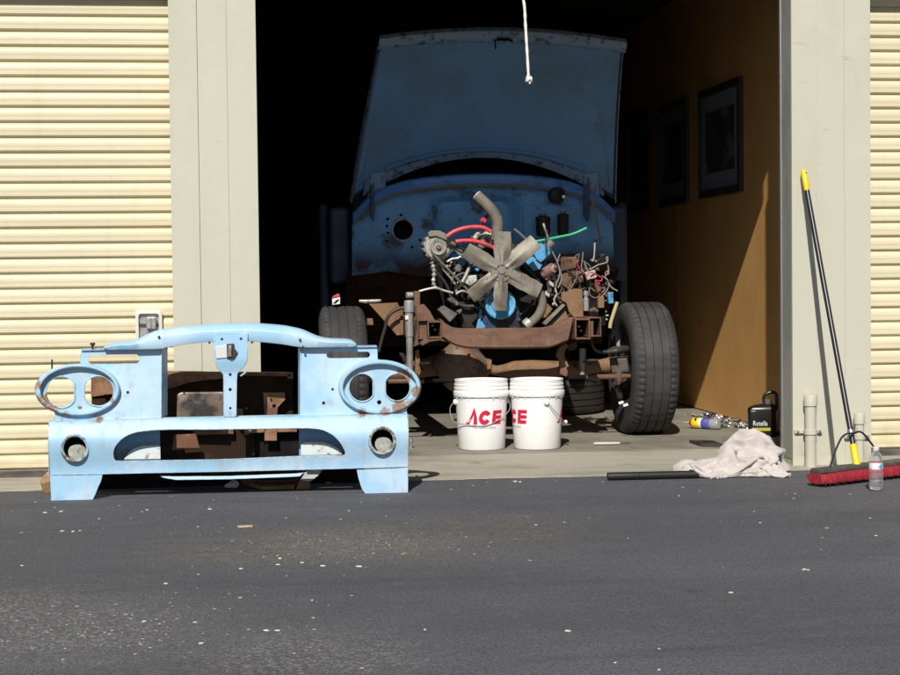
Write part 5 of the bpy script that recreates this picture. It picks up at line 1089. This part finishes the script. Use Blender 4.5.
# ------------------------------------------------------------------ water bottle
wb = AZ(876, 490.5, 0)
bt = thing('water_bottle', 'small clear plastic water bottle standing on the asphalt before the broom', 'bottle', tuple(wb))
m_pet = mat('clear_plastic', (.95, .97, .98), .07, trans=.92, ior=1.22)
m_pet2 = mat('frosted_cap', (.78, .80, .82), .4, trans=.3)
m_water = mat('water', (.93, .97, .99), .02, trans=1, ior=1.33)
pr = [(0, .008), (.018, .006), (.026, .0), (.030, .003), (.0325, .012)]
for k in range(8):
    z = .020+k*.0088; pr += [(.0328, z), (.0305, z+.0035), (.0328, z+.0070)]
pr += [(.0325, .094), (.0318, .097), (.0318, .132), (.0325, .136), (.032, .146), (.028, .160), (.0205, .172), (.0135, .179), (.0125, .184), (.0150, .185), (.0150, .188), (.0122, .189), (.0122, .197)]
def petmod(i, k, r, h): return (r*(1-.05*(math.cos(k*2*math.pi/6)**2)*(1 if h < .01 else 0)), h)
MB().lathe(pr, wb, (0, 0, 1), 48, caps=False).build('bottle_shell', m_pet, bt, smooth=40, solid=.0006)
MB().lathe([(0, .009), (.025, .0065), (.0300, .014), (.0300, .045), (0, .045)], wb, (0, 0, 1), 40, caps=False).build('water', m_water, bt, smooth=30)
MB().lathe([(.0128, .1835), (.0152, .1885), (.0152, .202), (.0138, .2045), (0, .2045)], wb, (0, 0, 1), 36, caps=False, mod=lambda i, k, r, h: (r*(1 if k % 2 else .97), h)).build('bottle_cap', m_pet2, bt, smooth=30)
m_label = mat('bottle_label', (.72, .78, .82), .35, layers=[dict(col=(.10, .33, .50), scale=34, lo=.52, hi=.58, stretch=(1, 1, .55)), dict(col=(.78, .80, .82), scale=50, lo=.56, hi=.6)])
m_lred = mat('label_red', (.60, .10, .14), .4)
MB().lathe([(.0325, .0995), (.0327, .1015), (.0327, .1285), (.0325, .1305)], wb, (0, 0, 1), 40, caps=False).build('label_band', m_label, bt)
for z in (.0975, .1305): MB().lathe([(.0326, z), (.0329, z+.0006), (.0329, z+.0036), (.0326, z+.0042)], wb, (0, 0, 1), 40, caps=False).build('label_stripe', m_lred, bt)

# ------------------------------------------------------------------ black tube, towel
ta, tb = AZ(607.5, 476.3, .021), AZ(704, 476.5, .021); tb.y = ta.y-.01
tu = thing('black_tube', 'black tube lying along the concrete edge with one end under the towel', 'tube', tuple(ta))
td = (tb-ta).normalized(); TLn = (tb-ta).length
MB().lathe([(.013, .004), (.0185, .0), (.0195, .003), (.0195, .152), (.0180, .153), (.0180, .156), (.0195, .157), (.0195, TLn)], ta+Vector((0, 0, -.0005)), td, 24, caps=False).build('tube_body', mat('black_foam', (.012, .012, .013), .55, bump=[(200, .2, .003)]), tu)
MB().lathe([(.0, .006), (.014, .006)], ta, td, 16, caps=False).build('tube_end', m_black, tu)
tc = Vector((2.495, -.135, 0))
def tw_out(t):
    c, s_ = math.cos(t), math.sin(t)
    rx = .275 if c > 0 else .285; ry = .20 if s_ > 0 else .205
    r = 1/math.sqrt((c/rx)**2+(s_/ry)**2)
    return r*(1+.07*math.sin(5*t+1)+.05*math.sin(9*t+.4)+.03*math.sin(17*t))
def tw_h(x, y):
    m = .205*math.exp(-(((x-2.625)/.150)**4+((y+.10)/.19)**4)**.8)
    l = .078*math.exp(-(((x-2.36)/.155)**4+((y+.19)/.15)**4)**.8)
    k = .100*math.exp(-(((x-2.49)/.10)**2+((y+.14)/.14)**2))
    return max(m, l, k)*.8+.2*(m+l+k)*.7+.012
def ridged(p): return 1-min(1, abs(noise.noise(p))*2.6)
NT, NR = 150, 46; V = []; F = []
for i in range(NR+1):
    q = i/NR; rho = math.sin(q*math.pi/2)**.9
    for j in range(NT):
        t = 2*math.pi*j/NT; r = tw_out(t)*rho
        x, y = tc.x+r*math.cos(t), tc.y+r*math.sin(t)
        e = max(0, 1-rho**7)**.42
        V.append(Vector((x, y, .004+tw_h(x, y)*e)))
for i in range(NR):
    for j in range(NT): F.append((i*NT+j, (i+1)*NT+j, (i+1)*NT+(j+1) % NT, i*NT+(j+1) % NT))
creases = [[A(*p) for p in L] for L in ([(729, 477.5, -.27), (742, 471, -.27), (753, 463, -.25), (761, 457, -.22)], [(706, 464, -.22), (720, 461, -.22), (733, 453, -.18), (737, 446, -.1)], [(684, 462, -.22), (693, 468, -.25), (703, 474, -.27)],
    [(766, 470, -.27), (774, 465, -.25), (781, 456, -.18)], [(752, 474, -.28), (765, 473.5, -.28), (778, 472, -.26)], [(741, 463, -.24), (738, 455, -.2), (741, 446, -.14)])]
def seg_d(p, L):
    best = 9
    for a, c in zip(L, L[1:]):
        ab = c-a; ab.y *= .25; ap = p-a; ap.y *= .25
        k = max(0, min(1, ap.dot(ab)/max(1e-9, ab.dot(ab)))); best = min(best, (ap-ab*k).length)
    return best
nb = bmesh.new()
for p in V: nb.verts.new(p)
nb.verts.ensure_lookup_table()
for f in F[NT:]: nb.faces.new([nb.verts[i] for i in f])
nb.normal_update(); NV = [v_.normal.copy() if v_.normal.length > .1 else Vector((0, 0, 1)) for v_ in nb.verts]; nb.free()
W2 = []
for p, n in zip(V, NV):
    w = Vector((noise.noise(p*5), noise.noise(p*5+Vector((7, 1, 2))), noise.noise(p*5+Vector((3, 9, 4)))))*.06
    q = Vector(((p.x+.6*p.z)*1.0, p.y*1.1, p.z*1.3))+w
    d = .034*(ridged(q*5.5)-.55)+.013*(ridged(q*13+Vector((4, 4, 4)))-.5)
    for L in creases:
        ds = seg_d(p, L); d -= .040*math.exp(-(ds/.008)**2); d += .012*math.exp(-((ds-.018)/.010)**2)
    edge = min(1, p.z/.02)
    r = p+n*d*(.35+.65*edge); r.z = max(.0035, r.z); W2.append(r)
tow = thing('towel', 'crumpled pale grey towel heaped on the concrete edge by the right pillar', 'towel', tuple(tc))
m_towel = mat('towel_cloth', (.54, .49, .465), .95, layers=[dict(col=(.44, .39, .365), scale=9, lo=.45, hi=.65, amt=.8), dict(col=(.42, .36, .29), scale=7, lo=.56, hi=.74, amt=.55, off=4), dict(col=(.58, .53, .505), scale=260, lo=.5, hi=.6, amt=.6, detail=2)], bump=[(420, .7, .003), (60, .35, .006)], sheen=.3)
mb_ = MB().add(W2[NT:], [tuple(i-NT for i in f) for f in F[NT:]]); c_ = len(mb_.v); mb_.v.append(sum((W2[NT+j] for j in range(NT)), Vector())/NT); mb_.f += [(c_, (j+1) % NT, j) for j in range(NT)]
mb_.build('towel_cloth', m_towel, tow, smooth=180)
for L, rr in (([(724, 477.6, -0.330), (734, 473.6, -0.340), (744, 467, -0.340), (753, 460.6, -0.325), (760, 456.4, -0.295), (764, 457.6, -0.285)], .010), ([(741, 478, -0.335), (748, 475.4, -0.345), (757, 472, -0.345), (765, 470.4, -0.335)], .009), ([(748, 478.6, -0.345), (760, 477.4, -0.360), (772, 475.6, -0.350), (780, 472.6, -0.325)], .011), ([(690, 463, -0.285), (696, 470, -0.330), (706, 476, -0.345), (716, 477.8, -0.345), (725, 476.6, -0.335)], .011)):
    P_ = path_px(L, -.28, 6)
    for p in P_: p.z = max(p.z, rr+.001)
    MB().tube(P_, [rr*(.55+.45*math.sin(math.pi*min(1, max(.08, i/(len(P_)-1)))))*(1+.12*math.sin(i*1.3)) for i in range(len(P_))], 10).build('towel_fold', m_towel, tow, smooth=180)

def flap(pts, wid, nm='towel_corner'):
    """a thin corner of the cloth: rows across a path from the heap to the ground"""
    P_ = smooth_path(pts, 7); g = []
    for k, p in enumerate(P_):
        t = k/(len(P_)-1); d = (P_[min(k+1, len(P_)-1)]-P_[max(k-1, 0)]); d.z = 0; d.normalize(); sd = Vector((-d.y, d.x, 0))
        w = wid*(1-.72*t**1.6)
        g.append([p+sd*(w*(j/8-1))+Vector((0, 0, max(-p.z+.004, .010*math.sin(j*1.1+k*.35)*(1-.4*t)+.006*math.sin(j*2.3-k*.6)-.02*abs(j/8-1)*(1-t)))) for j in range(17)])
    MB().loft(g, closed=False).build(nm, m_towel, tow, smooth=180, solid=.005)
flap([Vector((2.62, -.24, .085)), Vector((2.655, -.31, .045)), Vector((2.69, -.355, .014)), Vector((2.725, -.375, .008))], .075)
flap([Vector((2.40, -.25, .050)), Vector((2.37, -.31, .030)), Vector((2.36, -.350, .012)), Vector((2.365, -.375, .008))], .07)
flap([Vector((2.30, -.20, .045)), Vector((2.25, -.215, .035)), Vector((2.21, -.21, .016)), Vector((2.185, -.205, .008))], .06)

# ------------------------------------------------------------------ things on the garage floor by the right wall
# squeeze bottle lying on its side
ba = Vector((2.795, 1.74, .094)); bb_ = Vector((2.93, 1.60, .094)); bx = (bb_-ba).normalized()
sq = thing('squeeze_bottle', 'squeeze bottle lying on its side with red tip and yellow and purple bands', 'bottle', tuple(ba))
def band(prof, mm, nm): MB().lathe(prof, ba, bx, 26, caps=True).build(nm, mm, sq, smooth=40)
band([(.003, -.055), (.004, -.035), (.006, -.012)], m_whitec, 'nozzle')
band([(.006, -.014), (.014, -.008), (.024, .004), (.026, .016)], mat('red_cap', (.62, .03, .05), .35), 'red_cap')
band([(.031, .0165), (.033, .02), (.033, .062), (.031, .065)], m_yellow, 'yellow_band')
band([(.0325, .0655), (.0335, .067), (.0335, .082), (.0325, .0835)], m_bucket, 'white_band')
band([(.0325, .084), (.0338, .086), (.0338, .140), (.0325, .142)], mat('purple_label', (.10, .10, .36), .35, layers=[dict(col=(.30, .32, .55), scale=60, lo=.58, hi=.64)]), 'purple_label')
band([(.0315, .1425), (.0325, .145), (.0330, .185), (.026, .197), (.0, .199)], mat('cloudy_plastic', (.62, .66, .68), .12, trans=.6), 'clear_end')
MB().obox(ba+bx*.040+Vector((-.010, -.022, .0235)), (.009, .006, 0), (.0, .004, .003), (-.004, -.002, .006)).build('black_print', m_black, sq)
# scatter of hardware along the wall
b = MB(); b2 = MB()
for k in range(170):
    t = rnd.random(); x = 3.20-abs(rnd.gauss(0, .085))-.01; y = 1.10+1.55*t**.8; z = .061+rnd.random()*.012
    a = rnd.uniform(0, 6.28); l = rnd.uniform(.008, .028); d = Vector((math.cos(a), math.sin(a), rnd.uniform(-.1, .35))).normalized()
    w = rnd.random(); tgt = b2 if rnd.random() < .42 else b
    if w < .5: tgt.tube([Vector((x, y, z+.004)), Vector((x, y, z+.004))+d*l*1.5], rnd.uniform(.003, .006), 6)
    elif w < .8: tgt.lathe([(.004, 0), (.011, 0), (.011, .006), (.004, .006)], (x, y, z), d+Vector((0, 0, 1)), 6)
    else: tgt.obox((x, y, z+.006), d*l, Vector((-d.y, d.x, 0))*l*.5, (0, 0, .004))
o = tag(b.build('hardware_scraps', m_grease, None, loc=(3.1, 1.8, .06)), 'dark bolts and fittings strewn along the foot of the hardboard wall', 'hardware', None, 'stuff')
o = tag(b2.build('bright_hardware', mat('zinc_hardware', (.55, .53, .50), .35, .7), None, loc=(3.1, 1.7, .06)), 'bright bolts and screws strewn along the foot of the hardboard wall', 'hardware', None, 'stuff')
for (px, py, lab) in ((742, 427.4, 'bright crumpled foil lump beside the black oil jug'), (718, 419.4, 'small bright fitting against the hardboard wall')):
    c = AZ(px, py, .066); t = MB().lathe([(0, 0), (.022, .002), (.03, .012), (.018, .026), (0, .03)], c, (0, 0, 1), 9, mod=lambda i, k, r, h: (r*(1+.4*math.sin(k*2.3+i*2)), h*(1+.3*math.cos(k*1.7))))
    tag(t.build('foil_scrap', m_chrome, None, smooth=0, loc=tuple(c)), lab, 'scrap')
# oil jug
jc = Vector((3.052, 1.12, .0605)); jw, jd, jh = .080, .050, .168
ja = Vector((math.cos(-.22), math.sin(-.22), 0)); jb = Vector((-ja.y, ja.x, 0))
jug = thing('oil_jug', 'black plastic oil jug with white lettering behind the towel', 'jug', tuple(jc))
m_jug = mat('black_jug_plastic', (.012, .012, .013), .3)
def jring(z, s, sh=0, r=.018):
    out = []
    for cx, cy, a0 in ((1, 1, 0), (-1, 1, 90), (-1, -1, 180), (1, -1, 270)):
        for i in range(5):
            a = R(a0+i*22.5); u = cx*(jw*s-r)+r*math.cos(a); w = cy*(jd*s-r)+r*math.sin(a); out.append(jc+ja*(u+sh)+jb*w+Vector((0, 0, z)))
    return out
MB().loft([jring(0, .94), jring(.008, 1), jring(jh-.012, 1), jring(jh, .95), jring(jh+.012, .8, .01), jring(jh+.022, .5, .03, .012)], caps=True).build('jug_body', m_jug, jug, smooth=40)
cp = jc+ja*.035+Vector((0, 0, jh+.02)); MB().lathe([(.02, 0), (.021, .004), (.021, .024), (.018, .028), (0, .028)], cp, (0, 0, 1), 24, mod=lambda i, k, r, h: (r*(1 if k % 2 else .96), h)).build('jug_cap', mat('grey_cap', (.10, .10, .105), .4), jug)
MB().tube(smooth_path([jc+ja*.02+jb*.01+Vector((0, 0, jh+.015)), jc+ja*.012+jb*.01+Vector((0, 0, jh+.05)), jc+ja*.022+jb*.01+Vector((0, 0, jh+.076)), jc+ja*.055+jb*.01+Vector((0, 0, jh+.090)), jc+ja*.085+jb*.01+Vector((0, 0, jh+.074)), jc+ja*.085+jb*.01+Vector((0, 0, jh*.9))], 5), .010, 10).build('jug_handle', m_jug, jug)
fr = lambda u, z, o=.0: jc+ja*u-jb*(jd+.0008+o)+Vector((0, 0, z))
V, F = text_mesh('Rotella', .030)
MB().add([fr(-.014+p.x, .066+p.y*1.4, .0012) for p in V], F).build('lettering', mat('jug_white', (.75, .76, .78), .5), jug, smooth=0)
MB().prism([fr(-.062, .036), fr(.045, .036), fr(.045, .054), fr(-.062, .054)], -jb*.0008).build('yellow_label_band', mat('label_gold', (.42, .36, .05), .5), jug)
MB().prism([fr(-.066, .148), fr(-.040, .148), fr(-.040, .154), fr(-.066, .154)], -jb*.0008).build('small_mark', m_greyp, jug)
# pale board end leaning in the corner
p0 = Vector((3.165, 1.28, .061)); bd = thing('scrap_board', 'narrow pale offcut of board leaning on the wall behind the jug', 'board', tuple(p0))
MB().prism([p0, p0+Vector((.0, -.075, 0)), p0+Vector((.055, -.085, .36)), p0+Vector((.055, -.03, .36)), p0+Vector((.03, -.012, .21))], (.012, .004, 0)).build('board', m_stud, bd, bevel=.002)
# perforated strip and screwdriver on the floor
g0 = AZ(700.5, 446, .0605); g1 = AZ(724, 446.6, .0605); gd = (g1-g0); gn = Vector((.0, .22, 0))
gr = thing('steel_strip', 'dark perforated steel strip lying on the concrete behind the towel', 'steel strip', tuple(g0))
out = [g0, g1, g1+gn, g0+gn*.9]; b = MB()
for i in range(9):
    a = g0+gd*(i/8); b.obox(a+gn*.5+Vector((0, 0, .006)), gd.normalized()*.0045, gn*.5, (0, 0, .006))
for w in (0, .36, .68, 1): b.obox((g0+g1)/2+gn*w+Vector((0, 0, .0065)), gd*.5, (0, .010, 0), (0, 0, .0065))
b.build('grid', m_grease, gr, bevel=.001)
s0 = AZ(593.5, 443.6, .069); s1 = AZ(620, 443.2, .069); sd = (s1-s0).normalized(); SL = (s1-s0).length
sc = thing('screwdriver', 'white handled screwdriver lying on the floor in front of the right tyre', 'screwdriver', tuple(s0))
MB().lathe([(0, 0), (.006, .002), (.0085, .012), (.0085, SL*.8), (.0065, SL)], s0, sd, 14).build('handle', mat('ivory_handle', (.48, .46, .42), .5), sc)
MB().lathe([(.0035, SL), (.0035, SL+.055), (.0015, SL+.06)], s0, sd, 8).build('blade', m_grease, sc)
# white valve stem by the grille and small stones
vs = AZ(411, 453, .03); vt = thing('valve_stub', 'small bright metal stub standing beside the blue panel', 'fitting', tuple(vs))
MB().lathe([(.012, -.02), (.013, .02), (.02, .022), (.02, .03), (.009, .032), (.009, .06), (.013, .062), (.011, .085), (0, .09)], vs, (0, 0, 1), 14).build('stub', m_steel, vt)

# pale stones and crumbs on the asphalt
def stones(nm, n, area, sz, mm, lab):
    b = MB()
    for k in range(n):
        x, y = area(); r = sz()
        b.lathe([(r*.7, 0), (r, r*.25), (r*.6, r*.6), (0, r*.7)], (x, y, -.0005), (0, 0, 1), 6, caps=False, mod=lambda i, k2, rr, h: (rr*(1+.35*math.sin(k2*2.4+k)), h))
    o = b.build(nm, mm, None, smooth=0, loc=(.5, -2, 0)); return tag(o, lab, 'stones', None, 'stuff')
m_stone = mat('pale_stone', (.33, .31, .27), .85, layers=[dict(col=(.34, .31, .26), scale=30, lo=.45, hi=.6)])
m_white_st = mat('white_chip', (.58, .57, .53), .8)
def area1(): return rnd.uniform(-1.3, 3.6), -.25-abs(rnd.gauss(0, 1.4))
def area2():
    if rnd.random() < .5: return .45+rnd.gauss(0, .38), -2.0+rnd.gauss(0, .30)
    return -.35+rnd.gauss(0, .35), -3.5+rnd.gauss(0, .28)
stones('pale_stones', 120, area1, lambda: .002+abs(rnd.gauss(0, .0022)), m_stone, 'pale small stones scattered over the dark asphalt')
stones('gravel_crumbs', 320, area2, lambda: .0016+abs(rnd.gauss(0, .0020)), m_stone, 'loose gravel crumbs in two dusty patches on the asphalt')
b = MB()
for (px, py, r) in ((45, 513, .011), (61, 512, .014), (62, 531.5, .012), (73, 532, .013), (80, 531, .009), (99, 519, .008), (147, 510, .008), (142, 512, .008), (210, 509.5, .012), (198, 527, .007), (349, 511, .008), (166, 584, .010), (144, 622, .010), (195, 622.6, .008), (201, 643.8, .010), (266.5, 631, .011), (277.5, 631, .009), (312, 600.6, .008), (359, 567, .013), (323, 566.4, .012), (280, 559, .012), (278, 565, .009), (302, 563, .009), (22, 566, .009), (241, 569, .009), (515, 482, .016), (520, 482.4, .013), (679, 496, .007), (568, 631.5, .011), (804, 570, .012), (808, 570.3, .009), (731, 593, .009), (615, 663, .007), (659, 670, .007), (760, 523, .008), (876, 536, .008), (659, 649, .006), (536, 525, .007), (425, 630, .008)):
    r *= .72; c = AZ(px, py, 0); b.lathe([(r*.8, 0), (r, r*.2), (r*.7, r*.5), (0, r*.55)], c, (0, 0, 1), 7, caps=False, mod=lambda i, k2, rr, h: (rr*(1+.4*math.sin(k2*2.1+px)), h))
tag(b.build('white_chips', m_white_st, None, smooth=0, loc=(.5, -2, 0)), 'white chips and crumbs lying on the asphalt in front', 'litter', None, 'stuff')
c = AZ(245, 527.6, 0); tag(MB().obox(c+Vector((0, 0, .005)), (.030, .004, 0), (-.001, .007, 0), (0, 0, .004)).build('wood_splinter', m_stud, None, bevel=.001, loc=tuple(c)), 'small yellowish splinter of wood on the asphalt before the panel', 'splinter')
